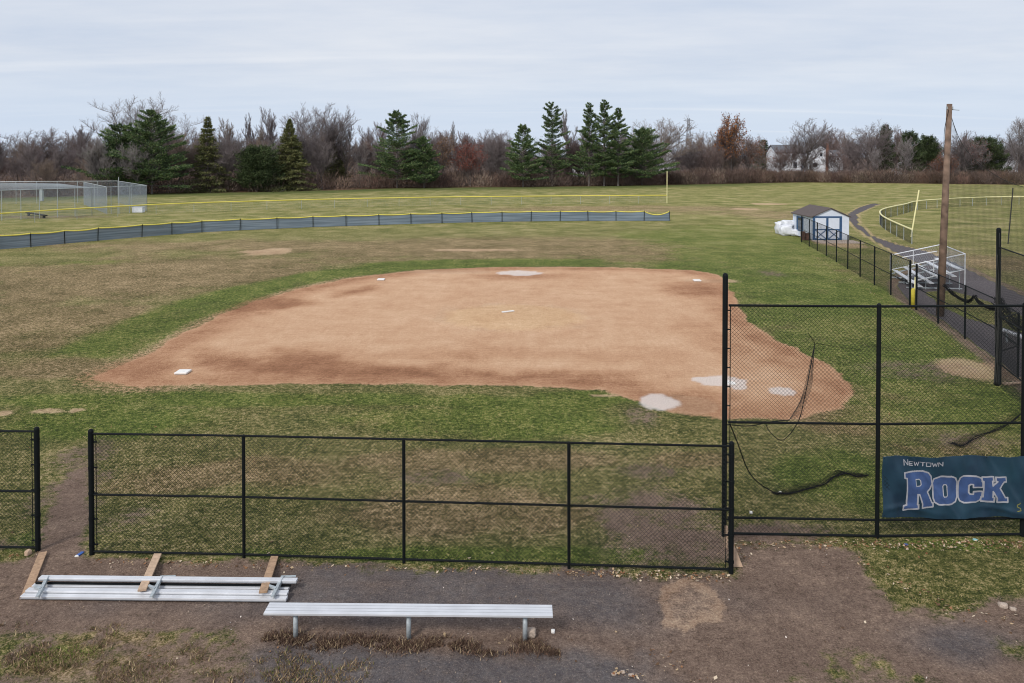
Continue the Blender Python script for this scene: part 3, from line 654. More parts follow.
for (u_, w_) in ((0.03, 0.97), (1.0, 0.985), (2.0, 0.985), (3.0, .97), (0.03, 0.03), (1.5, 0.02), (3.0, 0.03)):
    p = banner_pt(np.array(u_), np.array(w_)); mb = MB(); mb.tube([(p[0], p[1]-.008, p[2]), (p[0]-.01, 13.97, p[2]+.01)], 0.006, 6); mb.obj('tie', 'black', root)

# ------------------------------------------------------------------ fallen netting behind the backstop
def smooth_pts(P, k=6):
    P = [Vector(p) for p in P]; out_ = []
    for i in range(len(P)-1):
        p0 = P[max(i-1, 0)]; p1 = P[i]; p2 = P[i+1]; p3 = P[min(i+2, len(P)-1)]
        for j in range(k):
            t = j/k; out_.append(0.5*((2*p1)+(-p0+p2)*t+(2*p0-5*p1+4*p2-p3)*t*t+(-p0+3*p1-3*p2+p3)*t**3))
    out_.append(P[-1]); return out_
root = thing('fallen_net', (7.0, 14.6, 0), 'torn black net sagging behind the backstop onto the grass', 'net')
rr = random.Random(4)
def gz(px, py, z=0.03): x_, y_ = gp(px, py, z); return Vector((x_, y_, z))
mb = MB()     # gathered curtain hanging from a point on the mesh
apex = at(815, 14.12, 343)
for k in range(12):
    t = k/11
    bot = at(789+12*t*t, 14.12+0.12*math.sin(k*2.1), 420-2*t); mid = at(805+7*t, 14.12+0.1*math.sin(k*1.3), 385)
    mb.tube(smooth_pts([apex, apex.lerp(mid, 0.4)+Vector((rr.uniform(-.01, .01), 0, 0)), mid, mid.lerp(bot, 0.5)+Vector((0.05*(1-t), 0, 0)), bot], 3), 0.0028, 4)
for a in np.linspace(0.1, 0.95, 16):
    pa = apex.lerp(at(789, 14.1, 420), a)+Vector((.12*a*(1-a)*3, 0, 0)); pb = apex.lerp(at(801, 14.15, 418), a)+Vector((.03, 0, 0)); mb.tube([pa, pb], 0.003, 3)
mb.obj('hanging_curtain', 'greynet', root)
mb = MB()
mb.tube(smooth_pts([apex, at(808, 14.1, 333)]), 0.006, 5)
mb.tube(smooth_pts([apex, at(838, 14.2, 347), at(862, 14.1, 350)]), 0.004, 4)
mb.tube(smooth_pts([at(815, 14.12, 343), at(809, 14.12, 375), at(804, 14.12, 400), at(798, 14.12, 422), at(783, 14.12, 440), at(770, 14.12, 432), at(765, 14.12, 421)]), 0.008, 5)
mb.tube(smooth_pts([at(789, 14.12, 420), at(770, 14.12, 422), at(750, 14.12, 426), at(732, 14.1, 425)]), 0.010, 5)
mb.tube(smooth_pts([at(730, 14.1, 424), at(738, 14.4, 444), at(748, 14.9, 470), gz(760, 484, 0.15), gz(778, 494.5)]), 0.012, 6)
mb.obj('rope', 'net', root)
bunds = [smooth_pts([gz(776, 494), gz(790, 494), gz(806, 489), gz(824, 485), gz(834, 477), gz(846, 474), gz(857, 477), gz(868, 476)], 5), smooth_pts([gz(952, 443), gz(962, 446), gz(975, 438), gz(995, 431), gz(1010, 423), gz(1022, 414), gz(1040, 403)], 5)]
P = []; Q = []
for bi, bund in enumerate(bunds):
    mb = MB()
    for k in range(6):
        ph = rr.uniform(0, 6.28); am = rr.uniform(.01, .05); nb_ = len(bund)
        mb.tube([p+Vector((rr.uniform(-.015, .015), (am*math.sin(i*.5+ph)+rr.uniform(-.01, .01))*math.sin(math.pi*min(1, .15+i/nb_)), max(0, am*.4*math.cos(i*.4+ph))+0.01)) for i, p in enumerate(bund)], rr.uniform(.004, .008), 4)
    mb.obj('ground_bundle', 'net', root)
    P = []; Q = []
    for i in range(0, len(bund)-1):            # loose mesh lying beside the bundle
        p = bund[i]; wd_ = 0.06+0.16*abs(math.sin(i*0.17))
        for k in range(6):
            a = p.lerp(bund[i+1], k/6); P.append(tuple(a)); Q.append((a.x+0.1, a.y+wd_, 0.03))
            P.append(tuple(a)); Q.append((a.x-0.12, a.y+wd_, 0.035))
    v, f = wires(P, Q, 0.0018); np_obj('loose_mesh', v, f, 'net', root)

# netting bunched round the tall wing post
root = thing('post_net', (TX, TY, 0), 'dark netting bunched round the tall wing post at right', 'net'); mb = MB()
for k in range(9):
    a0 = k*0.7; mb.tube(smooth_pts([(TX-0.02+0.075*math.cos(a0+j*.35)*(0.8+.5*math.sin(j*1.7+k)*(j > 3)), TY-0.04+0.07*math.sin(a0+j*.35)*(.8+.3*math.cos(j+k)), (4.2 if k % 3 else 4.9)-j*(0.52 if k % 3 else .61)) for j in range(9)], 4), [0.010+.0004*j for j in range(33)], 5)
mb.obj('folds', 'greynet', root, True)
# sagging net along the low fence top and off to the right
root = thing('sagging_net', (18.7, 31.5, 0), 'black net sagging in swags along the fence beside the utility pole', 'net')
mb = MB()
def swag(cps, reps, r0, jit):
    for k in range(reps):
        mb.tube(smooth_pts([c_+Vector((rr.uniform(-jit, jit), rr.uniform(-jit, jit), rr.uniform(-jit, jit))) for c_ in cps], 5), r0*rr.uniform(.6, 1.4), 4)
swag([at(944, 31.4, 285), at(952, 30.8, 293), at(962, 30, 300), at(969, 29.4, 301), at(975, 28.7, 296)], 16, .012, .07)
swag([at(975, 28.7, 297), at(982, 27.8, 305), at(990, 26.8, 309), at(998, 25.9, 309)], 16, .012, .08)
swag([at(998, 25.5, 300), at(1008, 24.6, 316), at(1020, 23.8, 326), at(1050, 22.5, 336)], 22, .012, .2)
mb.obj('swag', 'net', root)

# ------------------------------------------------------------------ utility pole, guy lines, protective net
ux, uy = gp(940, 316); top = at(949.5, uy, 104)
root = thing('utility_pole', (ux, uy, 0), 'tall weathered wooden utility pole beside the bleachers', 'pole')
mb = MB(); mb.tube([(ux, uy, -.1), (ux+(top.x-ux)*.5, uy, top.z*.5), tuple(top)], [0.17, 0.145, 0.115], 14); mb.obj('shaft', 'pole', root, True)
mb = MB(); mb.tube([(top.x+0.05, uy, top.z-0.25*1), (top.x+0.45, uy, top.z-.28)], 0.02, 6).box((top.x, uy-.02, top.z-.18), (.30, .06, .12)); mb.obj('bracket', 'galv', root)
mb = MB()
mb.tube(smooth_pts([top+Vector((-.1, -.12, -.25)), at(944.5, uy-.2, 130), at(944, uy-.2, 155)]), 0.012, 4)
mb.obj('cable', 'net', root)
root = thing('barrier_net', (top.x, uy, 0), 'fine faded barrier net slung from the top of the utility pole to the right', 'net')
edge_px = [(950, 112), (954, 125), (960, 140), (968, 152), (980, 164), (992, 173), (1004, 180), (1020, 186), (1050, 192), (1090, 194)]
Yn = uy+0.3
ep = [at(a, Yn, b_) for a, b_ in edge_px]; ex = np.array([p.x for p in ep]); ez = np.array([p.z for p in ep])
P = []; Q = []
for x_ in np.arange(ex[0], ex[-1], 0.055):
    P.append((x_, Yn, np.interp(x_, ex, ez))); Q.append((x_, Yn, 1.6))
zt = ez.max()
for z_ in np.arange(1.6, zt, 0.055):
    # leftmost at the pole, right end where the edge curve passes this height
    xr = ex[-1] if z_ <= ez[-1] else np.interp(-z_, -ez, ex); P.append((ex[0]-(zt-z_)*.03, Yn, z_)); Q.append((xr, Yn, z_))
v, f = wires(P, Q, 0.0032); np_obj('net_mesh', v, f, 'greynet', root)
mb = MB(); mb.tube(smooth_pts(ep, 4), 0.013, 5); mb.tube(smooth_pts([ep[0], at(962, Yn, 152), at(969, Yn, 166)]), 0.009, 4); mb.obj('edge_rope', 'greynet', root)
# far dark pole of the neighbouring field seen through the net
fx_, fy_ = gp(1008, 244); root = thing('net_pole', (fx_, fy_, 0), 'thin dark pole standing in the right-hand field behind the barrier net', 'pole')
mb = MB(); mb.tube([(fx_, fy_, 0), tuple(at(1013, fy_, 188))], 0.045, 8); mb.obj('shaft', 'greynet', root)

# ------------------------------------------------------------------ benches
def plank(mb_, dark_, A_, B_, w_, t_):     # extruded aluminium plank with three shallow grooves on top
    mb_.beam(A_, B_, w_, t_)
    A_ = Vector(A_); B_ = Vector(B_); d = (B_-A_).normalized(); s_ = Vector((0, 0, 1)).cross(d).normalized()
    for k in (-0.25, 0, 0.25):
        o_ = s_*(k*w_)+Vector((0, 0, t_/2+.0005)); dark_.beam(A_+o_, B_+o_, 0.004, 0.003)
sl = Vector((*gp(266.5, 607.5, 0.45), 0.43)); sr = Vector((*gp(552.5, 610, 0.45), 0.43))
root = thing('player_bench', ((sl.x+sr.x)/2, (sl.y+sr.y)/2, 0), 'long aluminium backless bench standing on three legs on the dirt path', 'bench')
mb = MB(); dk = MB(); plank(mb, dk, sl, sr, 0.27, 0.035); mb.obj('seat', 'alu', root, bevel=.004); dk.obj('groove', 'aludark', root)
for px_, py_ in ((300, 628), (410, 633), (525, 638)):
    x_, y_ = gp(px_, py_); mb = MB(); yb_ = sl.y+(sr.y-sl.y)*(x_-sl.x)/(sr.x-sl.x); mb.tube([(x_, yb_-.02, -.05), (x_, yb_-.02, 0.405)], 0.037, 12); mb.box((x_, yb_-.0, .402), (.07, .24, .012)); mb.obj('leg', 'galv', root, True)
root = thing('dismantled_bench', (*gp(160, 590), 0), 'dismantled aluminium bench lying flat on the dirt with three steel brackets', 'bench')
dk = MB()
for (xl, xr_, yc, w_, z_) in ((40, 297, 579.5, .10, .16), (33, 289, 587.5, .085, .06), (27, 288, 592, .10, .09), (22, 287, 597.5, .11, .05)):
    a = Vector((*gp(xl, yc-1.6, z_), z_)); b_ = Vector((*gp(xr_, yc+1.2, z_), z_)); mb = MB(); mb.beam(a, b_, w_, 0.05); mb.obj('plank', 'alu', root, bevel=.006)
    s_ = Vector((0, -w_/2-.004, -.01)); dk.beam(a+s_, b_+s_, .004, .012)
dk.obj('seam', 'aludark', root)
mb = MB(); mb.beam(Vector((*gp(36, 583, .1), .10)), Vector((*gp(291, 585.5, .1), .10)), .035, .02); mb.obj('gap_shade_bar', 'black', root)  # black bar standing in for the shade in the gap behind the front planks
for px_ in (42, 156, 277):
    p0 = Vector((*gp(px_-5, 597.5, .12), .13)); p1 = Vector((*gp(px_+5, 577, .17), .17)); mb = MB()
    mb.beam(p0, p1, .05, .012); mb.beam(p0+Vector((.03, 0, .0)), p1+Vector((.03, 0, .0)), .012, .06)
    mb.beam(p1+Vector((-.02, 0, .005)), p1+Vector((.22, .06, -.02)), .05, .012)
    mid = p0.lerp(p1, .45); mb.beam(mid+Vector((-.15, .05, .0)), mid+Vector((.0, -.02, .0)), .05, .03)
    mb.obj('bracket', 'galv', root)
for k, (a, b_, lab) in enumerate((((43, 553), (25, 590), 'leftmost weathered board, lying from the fence gap to the dismantled bench end'), ((158, 554), (142, 590), 'pale middle board leaning across the dismantled bench'), ((275, 556), (263, 592), 'right brown board across the dismantled bench, nearest the standing bench'))):
    A_ = Vector((*gp(*a, .04), .045)); B_ = Vector((*gp(*b_, .17), .165 if k else .05)); mb = MB(); mb.beam(A_, B_, .135, .035)
    o = mb.obj('wooden_board', ('wood', 'stake', 'wood')[k], bevel=.004); tag(o, lab, 'board', 'boards lying across the dismantled bench')
# split stakes at the backstop post
mb = MB(); p = at(736, 12.9, 545); q_ = gp(737, 569); x_, y_ = gp(738, 567)
mb.prism([(x_-.09, y_, 0), (x_+.09, y_, 0), (x_-.075, y_+.05, .42)], (0, .03, 0)); tag(mb.obj('wood_stake', 'stake'), 'pale pointed wood stake right of the fence end post', 'stake')
x_, y_ = gp(727, 549); mb = MB(); mb.box((x_, y_+.05, .2), (.05, .03, .42)); mb.obj; o = mb.obj('wood_stake', 'stake', bevel=.004); tag(o, 'thin upright wood strip at the foot of the tall backstop post', 'stake')
x0, y0 = gp(1003, 385); x1, y1 = gp(1020, 384); mb = MB(); mb.beam((x0, y0, .04), (x1, y1, .04), .1, .05); tag(mb.obj('wooden_board', 'stake', bevel=.004), 'short tan board on the ground right of the wing post', 'board')
# white spectator bench far right
a = Vector((*gp(1001, 329, .45), .45)); b_ = Vector((*gp(1055, 349, .45), .45))
root = thing('white_bench', (a.x, a.y, 0), 'white plank bench beyond the fence at the right picture edge', 'bench'); mb = MB(); mb.beam(a, b_, .25, .05); mb.obj('seat', 'alu', root)
for t in (.12, .5, .88): p = a.lerp(b_, t); mb = MB(); mb.tube([(p.x, p.y, -.02), (p.x, p.y, .43)], .035, 8); mb.obj('leg', 'galv', root)

# ------------------------------------------------------------------ bases, rubber
def base(px_, py_, s_, lab, nm_='base', sx=None):
    x_, y_ = gp(px_, py_); mb = MB(); mb.box((x_, y_, .04), (sx or s_, s_, .07)); o = mb.obj(nm_, 'baseW', bevel=.02); tag(o, lab, 'base' if nm_ == 'base' else 'pitching plate'); return o
base(183, 373, .42, 'white square base at the near left corner of the infield')
base(381, 280, .42, 'small white base at the far left of the infield'); base(697, 281, .42, 'small white base at the far right of the infield')
x_, y_ = gp(508, 314); mb = MB(); mb.box((x_, y_, .12), (.61, .15, .04), Matrix.Rotation(.5, 3, 'Z')); tag(mb.obj('pitching_plate', 'baseW', bevel=.006), 'white pitching rubber on the mound at the infield centre', 'pitching plate')
x_, y_ = gp(728, 383); mb = MB(); mb.prism([(x_-.2, y_-.22, 0.01), (x_+.2, y_-.22, .01), (x_+.2, y_+.02, .01), (x_, y_+.22, .01), (x_-.2, y_+.02, .01)], (0, 0, .025)); tag(mb.obj('home_plate', 'baseW'), 'white home plate in the chalk patch beside the backstop post', 'base')

# ------------------------------------------------------------------ bleachers
FL, FR, BL, BR = Vector((22.9, 43.9, 0)), Vector((21.7, 39.7, 0)), Vector((25.75, 43.5, 0)), Vector((24.55, 39.3, 0))
root = thing('bleachers', tuple((FL+FR)/2), 'small aluminium bleachers with railings beyond the fence', 'bleachers')
Nn = 5
for k in range(Nn):
    t = (k+.5)/Nn; z = .42+.2*k; a = FL.lerp(BL, t)+Vector((0, 0, z)); b_ = FR.lerp(BR, t)+Vector((0, 0, z)); mb = MB(); mb.beam(a, b_, .25, .045); mb.obj('seat_plank', 'alu', root)
    mb = MB(); o_ = Vector((.36, 0, -.22)); 
    if k < Nn-1: mb.beam(a+o_, b_+o_, .25, .04); mb.obj('foot_plank', 'alu', root)
for s_ in (.1, .5, .9):
    f0 = FL.lerp(FR, s_); b0 = BL.lerp(BR, s_); mb = MB()
    mb.beam(f0+Vector((0, 0, .08)), b0+Vector((0, 0, .08)), .05, .06); mb.beam(f0+Vector((0, 0, .3)), b0+Vector((0, 0, 1.15)), .05, .06)
    for t in (.1, .35, .6, .95): p = f0.lerp(b0, t); mb.tube([p, p+Vector((0, 0, .3+.85*t))], .025, 6)
    mb.obj('frame', 'galv', root)
rails_ = []
hT = 2.05
for F_, B_ in ((FL, BL), (FR, BR)):
    mb = MB(); a = F_+Vector((0, 0, 1.35)); a2 = F_.lerp(B_, .2)+Vector((0, 0, 1.45)); b_ = B_+Vector((0, 0, hT))
    mb.tube([a, b_], .03, 8); mb.tube([F_+Vector((0, 0, .4)), a], .026, 8); mb.tube([B_+Vector((0, 0, 0)), b_], .03, 8); mb.tube([F_.lerp(B_, .45)+Vector((0, 0, .8)), F_.lerp(B_, .45)+Vector((0, 0, 1.7))], .02, 6)
    mb.tube([F_+Vector((0, 0, .45)), B_+Vector((0, 0, 1.2))], .022, 8); mb.obj('side_rail', 'alu', root)
mb = MB(); mb.tube([BL+Vector((0, 0, hT)), BR+Vector((0, 0, hT))], .03, 8); mb.tube([BL+Vector((0, 0, 1.15)), BR+Vector((0, 0, 1.15))], .026, 8); mb.obj('back_rail', 'alu', root)
mb = MB(); mb.tube([FL.lerp(FR, .4)+Vector((.3, 0, 1.45)), FL.lerp(FR, .4).lerp(BL.lerp(BR, .4), .75)+Vector((0, 0, 1.85))], .025, 8); mb.obj('aisle_rail', 'alu', root)
P = []; Q = []
for (a, b_, za0, za1, zb0, zb1) in ((BL, BR, 1.15, hT, 1.15, hT), (FL, BL, .45, 1.35, 1.2, hT), (FR, BR, .45, 1.35, 1.2, hT)):
    for k in range(1, 60):
        t = k/60; p = a.lerp(b_, t); P.append((p.x, p.y, za0+(zb0-za0)*t)); t2 = min(max(t+(.12 if k % 2 else -.12), 0), 1); p2 = a.lerp(b_, t2); Q.append((p2.x, p2.y, za1+(zb1-za1)*t2))
v, f = wires(P, Q, .004); np_obj('wire_mesh', v, f, 'galvwire', root)

# ------------------------------------------------------------------ shed
sx0, sx1, sy0, sy1 = 26.15, 29.35, 63.2, 67.6
fcx = (sx0+sx1)/2; ev = 2.05; rg = 2.75
root = thing('storage_shed', (fcx, sy0, 0), 'white storage shed with blue trimmed double doors and brown roof', 'shed')
SH = -0.010*F/F
mb = MB(); mb.prism([(sx0, sy0, 0.06), (sx1, sy0, .06), (sx1, sy0, ev), (fcx, sy0, rg), (sx0, sy0, ev)], (0, sy1-sy0, 0)); mb.obj('wall', 'white', root)
mb = MB()
for s_ in (-1, 1):
    e = sx0 if s_ < 0 else sx1; q0 = Vector((fcx, 0, rg+.03)); q1 = Vector((e+s_*.15, 0, ev-.035)); nn = Vector((q0.z-q1.z, 0, s_*(q1.x-q0.x)))
    p0 = (fcx, sy0-.12, rg+.02); p1 = (e+s_*.15, sy0-.12, ev-.045); mb.prism([p0, p1, (p1[0], p1[1], p1[2]+.07), (fcx, sy0-.12, rg+.10)], (0, sy1-sy0+.24, 0))
mb.obj('roof', 'roof', root)
mb = MB(); dx0, dx1, dz = sx0+.12, sx0+2.46, 1.98; dcx = (dx0+dx1)/2; yf_ = sy0-.02
mb.beam((dx0-.1, yf_, dz+.06), (dx1+.1, yf_, dz+.06), .05, .13); mb.box((dx0-.04, yf_, dz/2+.02), (.12, .052, dz-.06)); mb.box((dx1+.04, yf_, dz/2+.02), (.12, .052, dz-.06)); mb.obj('door_frame', 'trim', root)
for s_ in (-1, 1):
    x0_, x1_ = (dx0+.03, dcx-.01) if s_ < 0 else (dcx+.01, dx1-.03); xm = (x0_+x1_)/2; d_ = MB(); d_.box((xm, sy0-.012, dz/2+.03), (x1_-x0_, .02, dz-.1)); dob = d_.obj('door', 'white', root)
    mb = MB(); yy_ = sy0-.03
    for (a, b_) in (((x0_+.04, .1), (x1_-.04, .1)), ((x0_+.04, .95), (x1_-.04, .95))): mb.beam((a[0], yy_, a[1]), (b_[0], yy_, b_[1]), .014, .09, up=(0, 0, 1))
    for xx_ in (x0_+.04, x1_-.04): mb.box((xx_, yy_-.003, dz/2+.03), (.09, .014, dz-.12))
    for (a, b_) in (((x0_+.08, .12), (x1_-.08, .92)), ((x0_+.08, .92), (x1_-.08, .12))): mb.beam((a[0], yy_-.008, a[1]), (b_[0], yy_-.008, b_[1]), .012, .07)
    mb.obj('door_brace', 'trim', root)
mb = MB(); mb.box((sx0-.02, 65.9, 1.2), (.04, 1.5, 1.3)); wdo = mb.obj('window_shutter', 'trim', root)
mb = MB(); mb.box((sx0-.045, 65.9, 1.2), (.02, .7, 1.1)); mb.obj('window', 'glass', root)
mb = MB(); mb.box(((sx0+sx1)/2, 61.9, .02), (3.6, 2.2, .06)); tag(mb.obj('concrete_pad', 'rock'), 'pale concrete pad before the shed doors', 'pad')
rb = random.Random(9)
def bag(x_, y_, z_, s_, lab, mat='bag'):
    me = bpy.data.meshes.new('white_bag'); import bmesh
    bm = bmesh.new(); bmesh.ops.create_icosphere(bm, subdivisions=3, radius=1)
    sd_ = rb.random()*50
    for v_ in bm.verts:
        c_ = v_.co; sgn = [math.copysign(abs(q)**.45, q) for q in c_]; nn = 1+.12*math.sin(c_.x*7+sd_)*math.sin(c_.y*6+sd_*2)+.08*math.sin(c_.z*9+c_.x*5+sd_)
        v_.co = Vector((sgn[0]*s_[0]/2*nn, sgn[1]*s_[1]/2*nn, sgn[2]*s_[2]/2*nn+s_[2]/2))
    bm.to_mesh(me); bm.free(); me.materials.append(M[mat]); me.polygons.foreach_set('use_smooth', [True]*len(me.polygons))
    o = bpy.data.objects.new('white_bag', me); col.objects.link(o); o.location = (x_, y_, z_); o.rotation_euler = (0, 0, rb.uniform(-.4, .4)); tag(o, lab, 'bag', 'white bags heaped beside the shed'); return o
x_, y_ = gp(795, 236)
bag(x_-.6, y_+.6, 0, (1.1, 1.0, .95), 'large white bag at the outer left of the heap by the shed')
bag(x_+.3, y_+.2, 0, (1.3, 1.0, .6), 'wide white bag lowest at the front of the heap by the shed')
bag(x_-.5, y_+1.7, 0, (1.3, 1.1, 1.15), 'tall white bag at the back of the heap by the shed')
bag(x_+.5, y_+1.6, 0, (1.2, 1.1, 1.2), 'white bag wedged between the heap and the shed wall')
bag(x_-.1, y_+1.1, .85, (1.5, 1.1, .5), 'white bag lying on top of the heap by the shed')
bag(x_+1.0, y_+.1, 0, (.5, .5, .45), 'smallest white bag at the right foot of the heap')
for px_, hh_, lab in ((803, .75, 'dark brown drum between the white bags and the shed'), (807.5, .6, 'shorter rusty drum right of the dark one by the shed')):
    x2, y2 = gp(px_, 240); mb = MB(); mb.tube([(x2, y2, 0), (x2, y2, hh_*.33), (x2, y2, hh_*.34), (x2, y2, hh_*.66), (x2, y2, hh_*.67), (x2, y2, hh_)], [.2, .2, .215, .2, .215, .2], 16); tag(mb.obj('drum', 'drum'), lab, 'drum')

# ------------------------------------------------------------------ far fences
def interp_line(pts, step):
    P_ = [Vector(p) for p in pts]; out_ = [P_[0]]; acc = 0
    for a, b_ in zip(P_[:-1], P_[1:]):
        ln = (b_-a).length; d = step-acc
        while d <= ln: out_.append(a.lerp(b_, d/ln)); d += step
        acc = ln-(d-step)
    return out_
# blue windscreen fence
bp_px = [(-110, 262), (-75, 258), (-38, 253.5), (-2, 250), (31, 247.3), (65, 244), (98, 241), (142, 237.3), (172, 234.8), (202, 232.6), (240, 230.6), (277, 229), (313, 227.4), (346, 226.3), (379, 225.2), (411, 224.2), (442, 223.3), (472, 222.6), (502, 222), (531, 221.6), (560, 221.3), (588, 221.2), (616, 221.1), (644, 221.1), (670, 221.1)]
root = thing('windscreen_fence', (*gp(-2, 250), 0), 'low outfield fence of blue grey mesh with sagging yellow cap', 'fence')
bpts = [Vector((*gp(*q), 0)) for q in bp_px]; hB = 1.12
for i, p in enumerate(bpts): mb = MB(); mb.tube([p+Vector((0, 0, -.05)), p+Vector((.0+rr.uniform(-.05, .05)+(-.12 if i == len(bpts)-1 else 0), 0, hB+.05))], .03, 8); mb.obj('post', 'black', root)
v = []; f = []; cap_pts = []
for i in range(len(bpts)-1):
    sag = rr.uniform(.03, .1) if i < len(bpts)-2 else .42
    for k in range(9):
        if k == 0 and i > 0: continue
        t = k/8; p = bpts[i].lerp(bpts[i+1], t); z = hB-4*sag*t*(1-t); cap_pts.append(Vector((p.x, p.y+.07, z))); v += [(p.x, p.y+.07, .03), (p.x, p.y+.07+.03*math.sin(i*3+k*1.2), z*.5), (p.x, p.y+.07, z)]
for i in range(len(cap_pts)-1): f += [(3*i, 3*i+3, 3*i+4, 3*i+1), (3*i+1, 3*i+4, 3*i+5, 3*i+2)]
np_obj('mesh_screen', v, f, 'screen', root)
mb = MB(); mb.tube(cap_pts, .055, 6); mb.obj('yellow_cap', 'yellow', root)
# far yellow capped fence
yt = [(-120, 221), (0, 213.5), (60, 209.5), (147, 204.8), (200, 202.6), (256, 201), (340, 198.8), (440, 197), (512, 196.3), (600, 195.6), (667, 195.2)]
hY = 1.25; ypts = [Vector((*gp(a, b_, hY), 0)) for a, b_ in yt]
root = thing('outfield_fence', tuple(ypts[0]), 'far wire outfield fence under a continuous bright yellow cap', 'fence')
for p in interp_line(ypts, 4.6): mb = MB(); mb.tube([p, p+Vector((0, 0, hY))], .022, 6); mb.obj('post', 'galv', root)
mb = MB(); mb.tube([p+Vector((0, 0, hY)) for p in ypts], .065, 8); mb.obj('yellow_cap', 'yellow', root)
link_fabric([((a.x, a.y), (b_.x, b_.y), .03, hY) for a, b_ in zip(ypts[:-1], ypts[1:])], 'wire_mesh', 'galvwire', root, .0014, .15)
p = ypts[-1]; mb = MB(); mb.tube([p, (p.x, p.y, hz(p.y, 171))], .06, 8); tag(mb.obj('foul_pole', 'pyellow'), 'yellow foul pole at the right end of the far yellow capped fence', 'foul pole')
# right-hand field fence
rt = [(912, 229.5), (900, 224.5), (888, 219), (881, 214.5), (880.5, 210.5), (888, 207.5), (905, 204), (917, 201), (943, 199), (980, 197.3), (1024, 196.6), (1120, 197)]
hR = 1.22; rpts = [Vector((*gp(a, b_, hR), 0)) for a, b_ in rt]; rsm = smooth_pts(rpts, 4)
root = thing('outfield_fence', tuple(rpts[0]), 'curved wire fence with pale yellow cap round the right-hand field', 'fence')
for p in interp_line(rsm, 3.0): mb = MB(); mb.tube([p, p+Vector((0, 0, hR))], .03, 6); mb.obj('post', 'galv', root)
mb = MB(); mb.tube([p+Vector((0, 0, hR)) for p in rsm], .075, 8); mb.obj('yellow_cap', 'pyellow', root)
link_fabric([((a.x, a.y), (b_.x, b_.y), .03, hR) for a, b_ in zip(rsm[:-1], rsm[1:])], 'wire_mesh', 'wire', root, .003, .1)
x_, y_ = gp(911, 237); mb = MB(); mb.tube([(x_, y_, 0), tuple(at(919, y_, 190))], .06, 8); tag(mb.obj('foul_pole', 'pyellow'), 'leaning pale yellow foul pole at the corner of the right-hand field', 'foul pole')

# left distant silver cage
root = thing('batting_cage', (*gp(100, 214), 0), 'silver chain-link cage and backstop at the far left of the field', 'cage')
cA, cB, cC = gp(147, 211.5), gp(92, 215.5), gp(-60, 224); cD = gp(118, 203); cE = gp(-90, 205)
hc = hz(gp(147, 211.5)[1], 185.5)
segs = []
def cage_side(A_, B_, h0, h1, np_):
    A_ = Vector((*A_, 0)); B_ = Vector((*B_, 0))
    for k in range(np_+1):
        p = A_.lerp(B_, k/np_); hh_ = h0+(h1-h0)*k/np_; mb = MB(); mb.tube([p, p+Vector((0, 0, hh_))], .035, 6); mb.obj('post', 'galv', root)
    mb = MB(); mb.tube([A_+Vector((0, 0, h0)), B_+Vector((0, 0, h1))], .04, 6); mb.obj('rail', 'galv', root)
    segs.append(((A_.x, A_.y), (B_.x, B_.y), .05, min(h0, h1)))
cage_side(cA, cB, hc, hc, 3); cage_side(cB, cC, hc, hc*1.0, 8); cage_side(cA, cD, hc, hc, 2); cage_side(cD, cE, hc, hc, 10); cage_side(gp(107, 214.3), gp(84, 205), hc, hc, 2)
link_fabric(segs, 'wire_mesh', 'galvwire', root, .0035, .12)
v, f = [], []
P = []; Q = []     # roof netting, sloped
A0 = Vector((*gp(92, 215.5), hc)); C0 = Vector((*gp(-60, 224), hc)); E0 = Vector((*gp(-90, 203), hc*1.0)); D0 = Vector((*gp(60, 208), hc))
for k in range(0, 90): t = k/90; P.append(tuple(A0.lerp(C0, t))); Q.append(tuple(D0.lerp(E0, t)))
for k in range(0, 30): t = k/30; P.append(tuple(A0.lerp(D0, t))); Q.append(tuple(C0.lerp(E0, t)))
v, f = wires(P, Q, .007); np_obj('roof_net', v, f, 'galvwire', root)
x_, y_ = gp(119, 214); mb = MB(); mb.tube([(x_, y_, 0), (x_, y_, hz(y_, 177))], .04, 6); mb.obj('mast', 'galv', root)
x_, y_ = gp(138.5, 212.5)
root = thing('utility_box', (x_, y_, 0), 'white plastic storage box at the foot of the silver cage', 'box'); mb = MB(); mb.box((x_, y_, .32), (1.35, .7, .64)); mb.obj('body', 'bag', root, bevel=.05); mb = MB(); mb.box((x_, y_, .69), (1.42, .76, .09)); mb.obj('lid', 'bag', root, bevel=.03)
a = Vector((*gp(27, 215.5), .35)); b_ = Vector((*gp(46, 218.5), .35)); root = thing('dark_bench', (a.x, a.y, 0), 'dark low bench behind the yellow capped fence at far left', 'bench'); mb = MB(); mb.beam(a, b_, .35, .12); mb.obj('seat', 'greynet', root)
for t in (.1, .9): p = a.lerp(b_, t); mb = MB(); mb.box((p.x, p.y, .15), (.15, .3, .3)); mb.obj('leg', 'greynet', root)
x_, y_ = gp(41.5, 201); mb = MB(); mb.box((x_, y_, .85), (.5, .4, 1.7)); mb.tube([(x_, y_, 1.7), (x_, y_, 2.0)], .18, 8); tag(mb.obj('utility_cabinet', 'galv'), 'pale upright cabinet behind the silver cage fence', 'cabinet')

